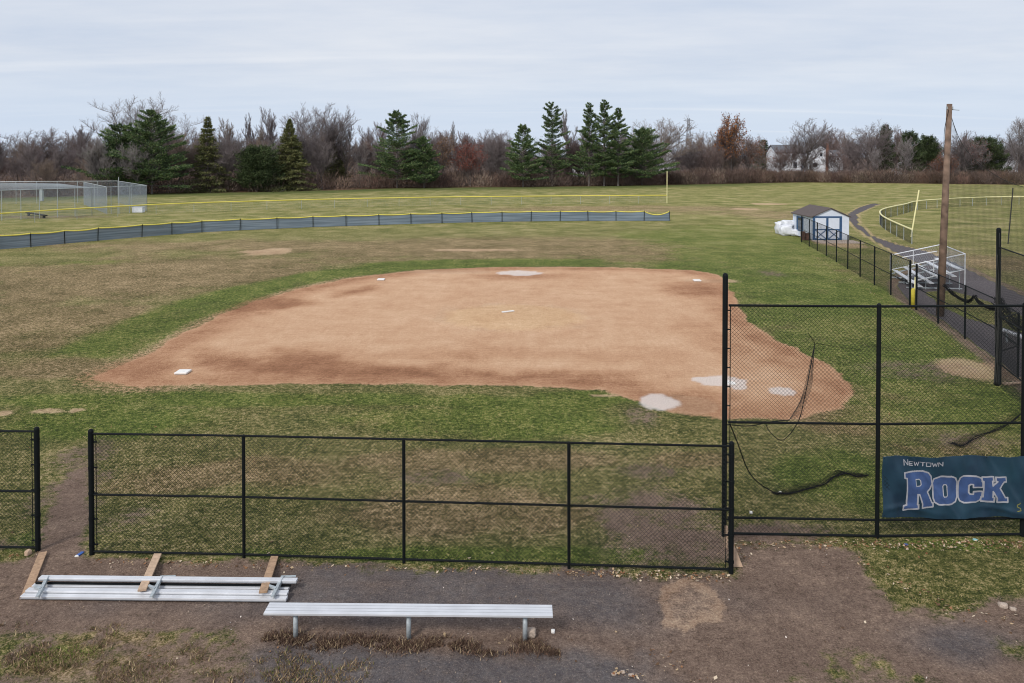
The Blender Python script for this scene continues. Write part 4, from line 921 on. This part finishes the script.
# ------------------------------------------------------------------ small litter and rocks
def lump(name, px_, py_, s_, mat, lab, cat):
    x_, y_ = gp(px_, py_); o = bag(x_, y_, -.01, s_, lab, mat); o.name = name; o.data.name = name; del o['group']; o['category'] = cat; return o
lump('rock', 531, 636, (.15, .12, .12), 'rock', 'pale rock beside the right leg of the standing bench', 'rock')
lump('rock', 1003, 607, (.13, .1, .07), 'rock', 'pale tan rock on the grass edge at the right picture edge', 'rock')
lump('rock', 1013, 610, (.09, .07, .05), 'rock', 'smaller flat stone just right of the pale tan rock', 'rock')
lump('clod', 614, 674, (.07, .05, .02), 'rock', 'leftmost tan clod at the bottom of the dirt path', 'clod')
lump('clod', 623, 672, (.06, .06, .02), 'rock', 'middle tan clod at the bottom of the dirt path', 'clod')
lump('clod', 631, 675, (.08, .05, .02), 'rock', 'rightmost of the three tan clods on the dirt path', 'clod')
lump('wrapper', 80, 555, (.07, .16, .04), 'blue', 'crumpled blue wrapper in the gap between the fences', 'litter')
lump('wrapper', 77, 557, (.07, .05, .04), 'baseW', 'crumpled white scrap beside the blue wrapper', 'litter')
lump('oak_leaf', 28, 555, (.08, .10, .10), 'stake', 'curled orange brown leaf at the foot of the left fence', 'leaf')
lump('wrapper', 906, 545, (.07, .05, .03), 'blue', 'small blue scrap on the grass under the banner', 'litter')
lump('wrapper', 975, 540, (.08, .06, .03), 'teal', 'pale teal scrap at the foot of the backstop', 'litter')
for k_, (px_, py_, lab) in enumerate(((780, 493, 'white ball by the sagging net rope'), (751, 513, 'white ball just above the backstop bottom rail'), (553, 632, 'small white scrap under the bench'))):
    lump('scrap', px_, py_, (.06, .06, .045), 'baseW', lab, 'litter')

# ------------------------------------------------------------------ trees
def lines_to_mesh(segs_, sides):
    """segs_: array (n,8): p0 p1 r0 r1"""
    S = np.array(segs_); P_ = S[:, :3]; Q_ = S[:, 3:6]; d = Q_-P_; d /= np.linalg.norm(d, axis=1)[:, None]+1e-9
    ref = np.where(np.abs(d[:, 2:3]) > .9, np.array([[1., 0, 0]]), np.array([[0, 0, 1.]])); a = np.cross(d, ref); a /= np.linalg.norm(a, axis=1)[:, None]+1e-9; b_ = np.cross(d, a)
    n_ = len(S); V_ = np.zeros((n_, 2*sides, 3))
    for j in range(sides):
        t = 2*math.pi*j/sides; o_ = a*math.cos(t)+b_*math.sin(t); V_[:, j] = P_+o_*S[:, 6:7]; V_[:, sides+j] = Q_+o_*S[:, 7:8]
    f_ = np.array([[j, (j+1) % sides, sides+(j+1) % sides, sides+j] for j in range(sides)])
    return V_.reshape(-1, 3), ((np.arange(n_)*2*sides)[:, None, None]+f_[None]).reshape(-1, 4)
def bare_tree(seed, h, ang=0.75, low=0.3, up=0.5, stems=1, n1=9, trunk=1.0, lead=.7, limb=.8):
    """trunk with rising limbs that branch three more times down to fine twigs"""
    r = random.Random(seed); thick = []; fine = []
    def rec(p, d, ln, rad, lvl, az):
        n_ = (n1 if lvl == 0 else (6, 6, 6, 5, 4)[lvl]); tgt = fine if lvl >= 3 else thick
        for i in range(n_):
            d = (d+Vector((r.gauss(0, .07), r.gauss(0, .07), r.gauss(0, .04)+up*(.10 if lvl else .02)))).normalized(); q = p+d*(ln/n_); r1 = max(.011, rad*(1-(.75 if lvl else .8)/n_)) if lvl < 4 else .009
            tgt.append((*p, *q, rad, r1)); p = q; rad = r1; t = (i+1)/n_
            if lvl >= 4: continue
            if lvl == 0 and t < low: continue
            for rep_ in range(2 if (lvl == 0 or (lvl in (2, 3) and r.random() < .45)) else 1):
                az += 2.4+r.gauss(0, .3); ax = d.cross(Vector((math.cos(az), math.sin(az), .15))).normalized(); a_ = ang*(.55+.5*r.random())*(1 if lvl else 1.15-.45*t)
                nd = (Matrix.Rotation(a_, 3, ax) @ d).normalized()
                cl = (ln*(limb*(1-.3*t)) if lvl == 0 else ln*(.55*(1-.45*t)+.06))*r.uniform(.75, 1.12); rec(p, nd, cl, max(rad*r.uniform(.4, .6), (.06, .035, .02, .013, .011)[lvl]), lvl+1, az)
    for s_ in range(stems):
        sp = .28 if stems > 1 else .05; rec(Vector((r.gauss(0, .25)*(stems > 1), r.gauss(0, .25)*(stems > 1), -.1)), Vector((r.gauss(0, sp), r.gauss(0, sp), 1)).normalized(), h*lead, h*.012/(stems**.4)*trunk, 0, r.random()*6)
    S = np.array(thick); T = np.array(fine); zmax = max(S[:, 5].max(), T[:, 5].max()); k = h/zmax; S[:, :6] *= k; T[:, :6] *= k
    return S, T
def tint_mat(name, c_): return pmat(name, c_, .95, 0, .25, .5, spec=.1)
M['twigA'] = tint_mat('grey brown twigs', L(128, 118, 118)); M['twigB'] = tint_mat('reddish brown twigs', L(128, 110, 106)); M['twigC'] = tint_mat('pale grey twigs', L(146, 139, 138)); M['twigD'] = tint_mat('tan twigs', L(140, 124, 112))
M['brush'] = pmat('bramble stems', (1, 1, 1), .95, attr='tint', var=.2, scale=.3, spec=.1)
protos = []
for i, (hh_, sp, tf, up_, st, n1_, ld_, lm_) in enumerate([(14, .85, .3, .6, 1, 11, .62, .8), (14, .6, .35, .9, 1, 9, .75, .6), (14, 1.0, .3, .7, 1, 12, .55, .95), (13, .6, .25, .6, 3, 6, .7, .6), (15, .45, .35, 1.0, 1, 9, .85, .45), (13, .9, .2, .6, 2, 7, .55, .9), (14, .75, .35, .8, 1, 8, .65, .75)]):
    S, T = bare_tree(20+i, hh_, sp, tf, up_, st, n1_, 1.0, ld_, lm_); print('tree', i, len(S), len(T))
    v, f = lines_to_mesh(S, 4); a = np_obj('trunk', v, f, 'bark'); v2, f2 = lines_to_mesh(T, 3); c_ = np_obj('crown', v2, f2, ('twigA', 'twigB', 'twigC', 'twigD')[i % 4])
    protos.append((a.data, c_.data, hh_)); bpy.data.objects.remove(a); bpy.data.objects.remove(c_)
rt = random.Random(77)
def place_bare(k, x_, y_, h_, label, group=None, wide=1.0, name='bare_tree', twig=None, leaves=None):
    tr, cr, ph = protos[k % len(protos)]; s_ = h_/ph
    root = bpy.data.objects.new(name, None); col.objects.link(root); root.location = (x_, y_, 0); root.rotation_euler = (0, 0, rt.uniform(0, 6.28)); root.scale = (s_*wide, s_*wide, s_); root.empty_display_size = .5
    for me, nm_ in ((tr, 'trunk'), (cr, 'crown')):
        o = bpy.data.objects.new(nm_, me); col.objects.link(o); o.parent = root
        if nm_ == 'crown' and twig: o.material_slots[0].link = 'OBJECT'; o.material_slots[0].material = M[twig]
    tag(root, label, 'tree', group); return root
def pxX(px_, Y): return (px_-CX)/F*Y
# prominent leafless trees: sighted column, distance, sighted top
prom = [(121, 166, 91, 2, .95, 'tallest leafless tree at far left, spreading above the dark pines', 'twigC'), (183, 160, 107, 2, 1.0, 'broad pale leafless tree between the left pines and the narrow spruce', 'twigC'),
 (78, 168, 122, 1, 1.0, 'slender leafless tree rising just left of the left pines', 'twigA'), (20, 165, 126, 2, 1.1, 'rounded leafless tree at the left edge of the wood', 'twigA'), (50, 170, 127, 5, 1.2, 'wide reddish leafless tree near the left edge of the wood', 'twigB'),
 (250, 170, 112, 4, .8, 'narrow upright leafless tree right of the thin spruce', 'twigA'), (270, 172, 105, 1, .8, 'slim leafless tree just left of the conical spruce', 'twigA'), (304, 168, 104, 2, .9, 'grey leafless tree directly right of the conical spruce', 'twigA'), (325, 172, 103, 0, 1.0, 'large rounded leafless tree at left centre of the wood', 'twigA'), (343, 172, 115, 3, .8, 'many-stemmed leafless tree left of the central spruce', 'twigA'),
 (380, 180, 120, 1, .9, 'thin leafless tree behind the central spruce on its left', 'twigB'), (425, 178, 112, 6, .8, 'leafless tree peeking just right of the central spruce top', 'twigA'), (455, 186, 120, 4, .7, 'thin pole-like leafless tree right of the central spruce', 'twigC'), (490, 186, 128, 5, .9, 'low bushy leafless tree left of the paired pines', 'twigA'),
 (573, 190, 108, 4, 1.0, 'leafless tree standing between the two tallest pines', 'twigC'), (650, 200, 114, 2, 1.15, 'broad domed leafless tree behind the right-hand pines', 'twigD'), (632, 198, 125, 0, .9, 'shorter leafless tree tucked beside the right-hand pines', 'twigA'),
 (690, 205, 140, 5, 1.1, 'low dense leafless tree below the transmission tower', 'twigA'), (712, 208, 133, 3, 1.0, 'leafless tree right of the transmission tower', 'twigB'), (722, 205, 124, 6, .8, 'leafless tree left of the orange-leaved oak', 'twigA'),
 (802, 212, 118, 0, 1.2, 'big leafless tree standing before the white houses', 'twigA'), (786, 214, 133, 2, .9, 'small leafless tree before the left white house', 'twigB'), (870, 225, 120, 2, 1.15, 'large rounded leafless tree right of the white houses', 'twigA'), (850, 228, 134, 5, 1.0, 'lower leafless tree beside the small white annex', 'twigA'),
 (893, 232, 128, 3, 1.0, 'leafless tree before the dark green evergreens at right', 'twigB'), (1012, 200, 112, 6, 1.0, 'tall leafless tree at the right picture edge', 'twigC'), (779, 216, 146, 5, 1.2, 'small bushy leafless tree at the left corner of the left white house', 'twigB'), (840, 218, 147, 5, 1.2, 'low leafless tree before the annex beside the brick chimney', 'twigB'), (812, 216, 153, 5, 1.1, 'small leafless tree before the wall of the gabled white house', 'twigD'), (668, 214, 143, 2, 1.2, 'low leafless tree screening the white house by the transmission tower', 'twigA'), (1000, 215, 133, 5, 1.2, 'spreading leafless tree just left of the tall one at the right edge', 'twigA')]
for px_, Y, ty, k, wd_, lab, tw in prom: place_bare(k, pxX(px_, Y), Y, hz(Y, ty), lab, None, wd_, twig=tw)
def wood_label(p):
    for lim, w_ in ((100, 'behind the silver cage'), (235, 'beside the thin sparse spruce'), (380, 'around the olive conical spruce'), (505, 'right of the broad central pine'), (665, 'behind the tallest pines'), (770, 'around the transmission tower'), (940, 'right of the white houses'), (1e9, 'behind the barrier net')):
        if p < lim: return 'one of many leafless grey brown trees '+w_, 'leafless trees '+w_
cnt = 0; tries = 0
while cnt < 235 and tries < 4000:
    tries += 1; px_ = rt.uniform(-190, 1210); Yf = np.interp(pxX(px_, 175), FX, FY); Y = Yf+9+rt.random()**1.2*(55 if px_ < 700 else 90); x_ = pxX(px_, Y)
    if (770 < px_ < 848 or 985 < px_ < 1022 or 655 < px_ < 682) and Y < 262: continue
    if px_ > 690 and Y < Yf+12 and rt.random() < .75: continue
    tp = np.interp(px_, [-190, 0, 100, 200, 420, 500, 700, 780, 900, 1024, 1210], [138, 139, 140, 137, 136, 139, 142, 139, 137, 139, 139])+rt.gauss(0, 7)
    h_ = max(6, hz(Y, tp)); place_bare(rt.randrange(7), x_, Y, h_, *wood_label(px_), rt.uniform(.8, 1.15), twig=rt.choice(('twigA', 'twigA', 'twigB', 'twigD', 'twigC'))); cnt += 1

# leaf-bearing trees
def leafy(x_, y_, h_, w_, cols, n_, label, name='oak_tree', low=.35, leaf=.16, proto=0, seed=1):
    root = place_bare(proto, x_, y_, h_, label, name=name, wide=w_/(h_*.7)); r = np.random.RandomState(seed)
    me = [c for c in root.children if c.name.startswith('crown')][0].data; vv = np.zeros(len(me.vertices)*3); me.vertices.foreach_get('co', vv); vv = vv.reshape(-1, 3)
    pz = protos[proto][2]; vv = vv[vv[:, 2] > low*pz]; q = vv[r.randint(0, len(vv), n_)]+r.randn(n_, 3)*.25
    a = r.randn(n_, 3); a /= np.linalg.norm(a, axis=1)[:, None]; b_ = np.cross(a, r.randn(n_, 3)); b_ /= np.linalg.norm(b_, axis=1)[:, None]
    V_ = np.stack([q-a*leaf, q+b_*leaf*.7, q+a*leaf, q-b_*leaf*.7], 1).reshape(-1, 3); t = np.array(cols)[r.randint(0, len(cols), n_)]*(.7+.6*r.rand(n_, 1))
    o = np_obj('foliage', V_, np.arange(n_*4).reshape(-1, 4), 'leaf', tint=np.repeat(t, 4, 0)); o.parent = root; return root
leafy(pxX(733, 203), 203, hz(203, 113), 10, [L(138, 92, 62), L(118, 80, 64), L(156, 102, 56)], 3600, 'oak holding rust orange leaves at right of the wood', proto=0, seed=3)
leafy(pxX(745, 206), 206, hz(206, 133), 9, [L(110, 80, 64), L(130, 84, 60)], 2500, 'shorter oak with dull brown leaves right of the rust orange oak', proto=2, seed=4)
leafy(pxX(470, 176), 176, hz(176, 140), 8, [L(140, 72, 58), L(118, 66, 56)], 3200, 'small tree with dull red leaves right of the central spruce', name='red_leaved_tree', proto=5, seed=5)
leafy(pxX(440, 178), 178, hz(178, 134), 8, [L(138, 104, 78), L(122, 96, 76)], 2200, 'small tan-leaved tree left of the dull red one', name='beech_tree', proto=6, seed=6)
leafy(pxX(940, 200), 200, hz(200, 152), 7, [L(128, 82, 54), L(104, 70, 52)], 2600, 'orange brown shrub-like tree behind the utility pole', name='small_tree', low=.2, proto=5, seed=7)
leafy(pxX(955, 212), 212, hz(212, 136), 10, [L(96, 72, 66), L(110, 78, 70)], 2600, 'tree with faint maroon leaves right of the utility pole', proto=2, seed=8)

# conifers
def conifer(name, x_, y_, h_, rad, kind, seed, label, cols, dens=1.0):
    r = np.random.RandomState(seed); root = thing(name, (x_, y_, 0), label, 'tree'); segs_ = [(0, 0, -.1, 0, 0, h_*.5, h_*.014, h_*.009), (0, 0, h_*.5, 0, 0, h_*.97, h_*.009, .02)]; Vs = []; Ts = []
    z = h_*(.10 if kind == 'pine' else .04); 
    while z < h_*.98:
        t = z/h_
        if kind == 'pine': prof = (1-t)**.62*(.6+.5*r.rand())*min(1, .6+t*2.2)
        elif kind == 'spruce': prof = (1-t)**1.0*(.85+.25*r.rand())
        else: prof = math.sqrt(max(0.02, 1-(max(0, t-.35)/.66)**2))*(.75+.35*r.rand())
        nb_ = r.randint(2, 4) if kind == 'pine' else r.randint(3, 7); off = r.rand()*6.28
        for k in range(nb_):
            az = off+k*6.283/nb_+r.randn()*.25; ln = rad*prof*(.5+.7*r.rand()**.8); tilt = {'pine': .12+.35*t, 'spruce': -.28+.5*t, 'cedar': .45}[kind]+r.randn()*.10
            d = np.array([math.cos(az)*math.cos(tilt), math.sin(az)*math.cos(tilt), math.sin(tilt)]); p0 = np.array([0, 0, z]); p1 = p0+d*ln
            if kind == 'pine': p1[2] += ln*.08
            segs_.append((*p0, *p1, .05+.01*ln, .015))
            nn = int(dens*(30+50*ln)*(1.0 if kind == 'pine' else .8)); tt = (.25+.75*r.rand(nn)**.75); q = p0+(p1-p0)*tt[:, None]
            side = np.cross(d, [0, 0, 1.]); side /= np.linalg.norm(side)+1e-9; sp = ln*.36*(1.2-tt*.75)
            q = q+side*(r.uniform(-1, 1, nn)*sp)[:, None]; q[:, 2] += r.randn(nn)*(.10 if kind != 'cedar' else .3)+.05-(sp*.2*r.rand(nn) if kind == 'spruce' else 0)
            nd = d*.8+r.randn(nn, 3)*.45; nd[:, 2] += .25 if kind == 'pine' else -.05; nd /= np.linalg.norm(nd, axis=1)[:, None]
            L_ = (.22+.25*r.rand(nn))[:, None]; sv = np.cross(nd, r.randn(nn, 3)); sv /= np.linalg.norm(sv, axis=1)[:, None]; sv *= .055
            Vs.append(np.stack([q-sv, q+sv, q+nd*L_+sv*.4, q+nd*L_-sv*.4], 1)); tc_ = np.array(cols)[r.randint(0, len(cols), nn)]*(.75+.5*r.rand(nn, 1)); tc_ *= (.85+.3*r.rand()); Ts.append(np.repeat(tc_, 4, 0))
        z += (h_*.021 if kind == 'pine' else h_*.02)*(.4+1.2*r.rand())
    v, f = lines_to_mesh(np.array(segs_), 6); o = np_obj('trunk', v, f, 'bark'); o.parent = root
    V_ = np.concatenate(Vs).reshape(-1, 3); T_ = np.concatenate(Ts); o = np_obj('crown', V_, np.arange(len(V_)).reshape(-1, 4), 'leaf', tint=T_); o.parent = root
    root.rotation_euler = (0, 0, r.rand()*6); return root
PN = [L(74, 94, 62), L(94, 114, 74), L(56, 74, 52), L(118, 132, 86)]; SP = [L(102, 106, 68), L(86, 92, 58), L(122, 118, 78)]; DK = [L(70, 82, 54), L(84, 96, 62), L(54, 66, 44)]
def con(name, px_, by, ty, wpx, kind, seed, lab, cols, dens=1.0):
    x_, y_ = gp(px_, by); conifer(name, x_, y_, hz(y_, ty), wpx*(.66 if kind == 'pine' else .6)/F*y_, kind, seed, lab, cols, dens)
con('white_pine', 121, 194, 126, 74, 'pine', 1, 'dark spreading pine, left one of the pair behind the silver cage', PN)
con('white_pine', 152, 194, 111, 78, 'pine', 2, 'taller dark pine, right one of the pair behind the silver cage', PN, 1.1)
con('spruce_tree', 208, 192, 115, 44, 'spruce', 3, 'thin sparse spruce right of the left pine pair', SP, .7)
con('spruce_tree', 290, 190.5, 119, 50, 'spruce', 4, 'olive conical spruce at left centre of the wood', SP, 1.0)
con('cedar_tree', 257, 191.5, 150, 40, 'cedar', 5, 'low dark round evergreen left of the olive conical spruce', DK, .8)
con('cedar_tree', 335, 187, 148, 24, 'cedar', 15, 'small dark evergreen right of the olive conical spruce', SP, .5)
con('white_pine', 397, 188, 111, 66, 'pine', 6, 'broad dark green spruce-like pine at the centre left of the wood', PN, 1.1)
con('white_pine', 424, 188, 138, 44, 'pine', 7, 'short pine leaning against the right side of the broad central one', PN, 1.0)
con('white_pine', 523, 187, 125, 44, 'pine', 8, 'left short bushy pine of the right-centre group', PN, 1.0)
con('white_pine', 552, 186, 101, 42, 'pine', 9, 'tall open-topped pine with layered branches', PN, .9)
con('white_pine', 589, 186, 102, 38, 'pine', 10, 'tall narrow pine left of the tallest pine pair', PN, .9)
con('white_pine', 604, 186, 100, 42, 'pine', 11, 'tallest pine in the right-centre group', PN, 1.0)
con('white_pine', 618, 186, 107, 36, 'pine', 12, 'tall pine pressed against the right side of the tallest', PN, .9)
con('white_pine', 642, 185, 129, 66, 'pine', 13, 'low wide pine at the right end of the pine group', PN, 1.1)
con('cedar_tree', 885, 179, 125, 14, 'cedar', 21, 'dark evergreen peeping above leafless trees right of the houses', DK, .8)
con('cedar_tree', 909, 179, 133, 24, 'cedar', 22, 'rounded green evergreen left of the utility pole', DK, .9)
con('cedar_tree', 928, 178.5, 137, 24, 'cedar', 23, 'smaller dark evergreen nearest the utility pole on its left', DK, .9)
con('cedar_tree', 985, 181, 139, 34, 'cedar', 24, 'dark evergreen beyond the barrier net', DK, .8)
con('white_pine', 764, 177.5, 140, 26, 'pine', 25, 'flat dark evergreen right of the rust orange oak', DK, .7)

# thickets along the wood edge (uncountable)
def thicket(name, label, n_cl, x0, x1, depth, hmin, hmax, cols, seed, tw=170, front=0.0, wd=.03):
    r = np.random.RandomState(seed); Ps = []; Qs = []; Ts = []
    for i in range(n_cl):
        x_ = r.uniform(x0, x1); y_ = np.interp(x_, FX, FY)+front+r.rand()*depth; pxx = CX+F*x_/y_; hh_ = (hmin+(hmax-hmin)*(.25*r.rand()+.75*float(fbm(np.array([x_*.12]), np.array([y_*.1+seed]), 3)[0]))*1.15)
        if (772 < pxx < 846): hh_ = min(hh_, 3.6)
        n_ = tw; a = r.rand(n_)*6.28; rr_ = r.rand(n_)**.6*hh_*.6; z0 = r.rand(n_)**1.1*hh_*.85; p = np.stack([x_+np.cos(a)*rr_, y_+np.sin(a)*rr_, z0*(1-.35*(rr_/(hh_*.6))**2)], 1)
        d = np.stack([np.cos(a)*.5+r.randn(n_)*.5, np.sin(a)*.5+r.randn(n_)*.5, .7+r.rand(n_)], 1); d /= np.linalg.norm(d, axis=1)[:, None]
        Ps.append(p); Qs.append(p+d*(.5+r.rand(n_, 1)*.9)); c_ = np.array(cols[r.randint(len(cols))])*(.55+.8*r.rand()); Ts.append(np.repeat((c_*(.7+.6*r.rand(n_, 1))), 3, 0))
    P_ = np.concatenate(Ps); Q_ = np.concatenate(Qs); T_ = np.concatenate(Ts); s_ = np.cross(Q_-P_, r.randn(len(P_), 3)); s_ /= np.linalg.norm(s_, axis=1)[:, None]; s_ *= wd
    V_ = np.stack([P_-s_, P_+s_, Q_], 1).reshape(-1, 3); tag(np_obj(name, V_, np.arange(len(V_)).reshape(-1, 3), 'brush', tint=T_), label, 'undergrowth', kind='stuff')
TC = [L(110, 94, 88), L(98, 82, 78), L(124, 104, 92), L(88, 78, 72), L(110, 86, 78), L(130, 116, 104)]
thicket('underbrush', 'leafless brambles and bushes along the foot of the wood', 620, -175, 105, 14, 2.0, 5.0, TC, 1, 190)
thicket('thicket', 'dense brown leafless thicket along the right edge of the field', 620, 40, 240, 12, 1.6, 5.4, TC+[L(96, 78, 66)], 2, 260)
thicket('wood_interior', 'hazy mass of twigs deep inside the wood', 900, -330, 330, 90, 3, 9, [L(124, 112, 110), L(110, 98, 96), L(134, 122, 118)], 3, 230, 14, .03)
M['far'] = M['brush']
thicket('distant_woods', 'low far-off line of woods beyond the houses', 800, -500, 520, 150, 9, 20, [L(108, 100, 102), L(98, 92, 92), L(80, 86, 74), L(112, 98, 96)], 4, 260, 110, .07)
r_ = np.random.RandomState(3); 
# ------------------------------------------------------------------ houses, transmission tower
def house(px0, px1, Y, ty_ridge, ty_eave, gable, label, roofm='greyroof', depth=9, wins=(), extra=None):
    x0_, x1_ = pxX(px0, Y), pxX(px1, Y); zr, ze = hz(Y, ty_ridge), hz(Y, ty_eave); root = thing('house', ((x0_+x1_)/2, Y, 0), label, 'house'); xm = (x0_+x1_)/2; mb = MB(); rf = MB()
    if gable:
        mb.prism([(x0_, Y, 0), (x1_, Y, 0), (x1_, Y, ze), (xm, Y, zr), (x0_, Y, ze)], (0, depth, 0))
        for s_, e in ((-1, x0_), (1, x1_)): rf.prism([(xm, Y-.3, zr+.02), (e+s_*.4, Y-.3, ze-.25), (e+s_*.4, Y-.3, ze+.0), (xm, Y-.3, zr+.3)], (0, depth+.6, 0))
    else:
        mb.prism([(x0_, Y, 0), (x0_, Y+depth, 0), (x0_, Y+depth, ze), (x0_, Y+depth/2, zr), (x0_, Y, ze)], (x1_-x0_, 0, 0))
        for s_, e in ((-1, Y), (1, Y+depth)): rf.prism([(x0_-.3, Y+depth/2, zr+.02), (x0_-.3, e+s_*.4, ze-.25), (x0_-.3, e+s_*.4, ze+.0), (x0_-.3, Y+depth/2, zr+.3)], (x1_-x0_+.6, 0, 0))
    mb.obj('wall', 'housewhite', root); rf.obj('roof', roofm, root)
    for (wx_, wy_, ww, wh) in wins:
        p = at(wx_, Y, wy_); fr = MB(); fr.box((p.x, Y-.04, p.z), (ww+.25, .1, wh+.25)); fo = fr.obj('window', 'housewhite', root); g_ = MB(); g_.box((p.x, Y-.1, p.z), (ww, .06, wh)); go = g_.obj('pane', 'glass', None); go.parent = fo; go.matrix_parent_inverse = fo.matrix_world.inverted()
        go.matrix_parent_inverse = Matrix.Identity(4)
        go.matrix_parent_inverse = Matrix.Translation(root.location).inverted() @ Matrix.Identity(4) if False else Matrix.Identity(4)
    return root
h1 = house(776, 801, 238, 145.5, 152, False, 'white house half hidden by a leafless tree, left of the gabled one', wins=((793.5, 156, 1.1, 1.3), (795, 165, 1.2, 1.8)))
h2 = house(806.5, 832, 240, 145, 153, True, 'white gabled house with tall brick chimney beyond the thicket', wins=((821, 154.5, .8, 1.1), (815, 165, 1.5, 1.2)))
mb = MB(); p = at(827.3, 239.4, 150); mb.box((p.x, 239.5, hz(239.5, 143)/2), (.65, .65, hz(239.5, 143))); mb.obj('chimney', 'brick', h2)
h3 = house(832, 843, 258, 151, 156, False, 'small white annex house right of the brick chimney', wins=((838, 159, .8, .9),))
h4 = house(988, 1018, 250, 149.5, 156, True, 'white house at right edge half hidden behind the barrier net', wins=((998, 158, 1, 1.1), (1006, 158, 1, 1.1)))
h5 = house(661, 676, 262, 150, 158, True, 'white house glimpsed between the pines and the transmission tower', wins=())
h6 = house(895, 915, 270, 156, 160, False, 'low grey roofed building right of the white houses', wins=())
h7 = house(574, 584, 258, 150, 156, True, 'sliver of white house glimpsed between the tall pines', wins=())
tx, tyy = pxX(688.5, 640), 640
root = thing('transmission_tower', (tx, tyy, 0), 'far steel lattice transmission tower on the skyline', 'tower'); zt = hz(640, 118); P = []; Q = []
def sq(z): w_ = 3.0*(1-z/zt)**1.3+.8; return [(tx-w_, tyy-w_, z), (tx+w_, tyy-w_, z), (tx+w_, tyy+w_, z), (tx-w_, tyy+w_, z)]
zs = np.linspace(0, zt, 11)
for a, b_ in zip(zs[:-1], zs[1:]):
    A_, B_ = sq(a), sq(b_)
    for i in range(4): P += [A_[i], A_[i], A_[(i+1) % 4], A_[i]]; Q += [B_[i], B_[(i+1) % 4], B_[i], A_[(i+1) % 4]]
v, f = wires(P, Q, .12); np_obj('lattice', v, f, 'lattice', root)
for z in (zt*.62, zt*.78, zt*.94):
    P = []; Q = []
    for s_ in (-1, 1): P += [(tx, tyy, z+1.2), (tx, tyy, z)]; Q += [(tx+s_*4.5, tyy, z), (tx+s_*4.5, tyy, z)]
    v, f = wires(P, Q, .15); np_obj('cross_arm', v, f, 'lattice', root)

# ------------------------------------------------------------------ render
scene.render.engine = 'CYCLES'
try:
    scene.cycles.filter_width = 1.05
    scene.cycles.max_bounces = 6; scene.cycles.diffuse_bounces = 3; scene.cycles.transparent_max_bounces = 12
except Exception: pass
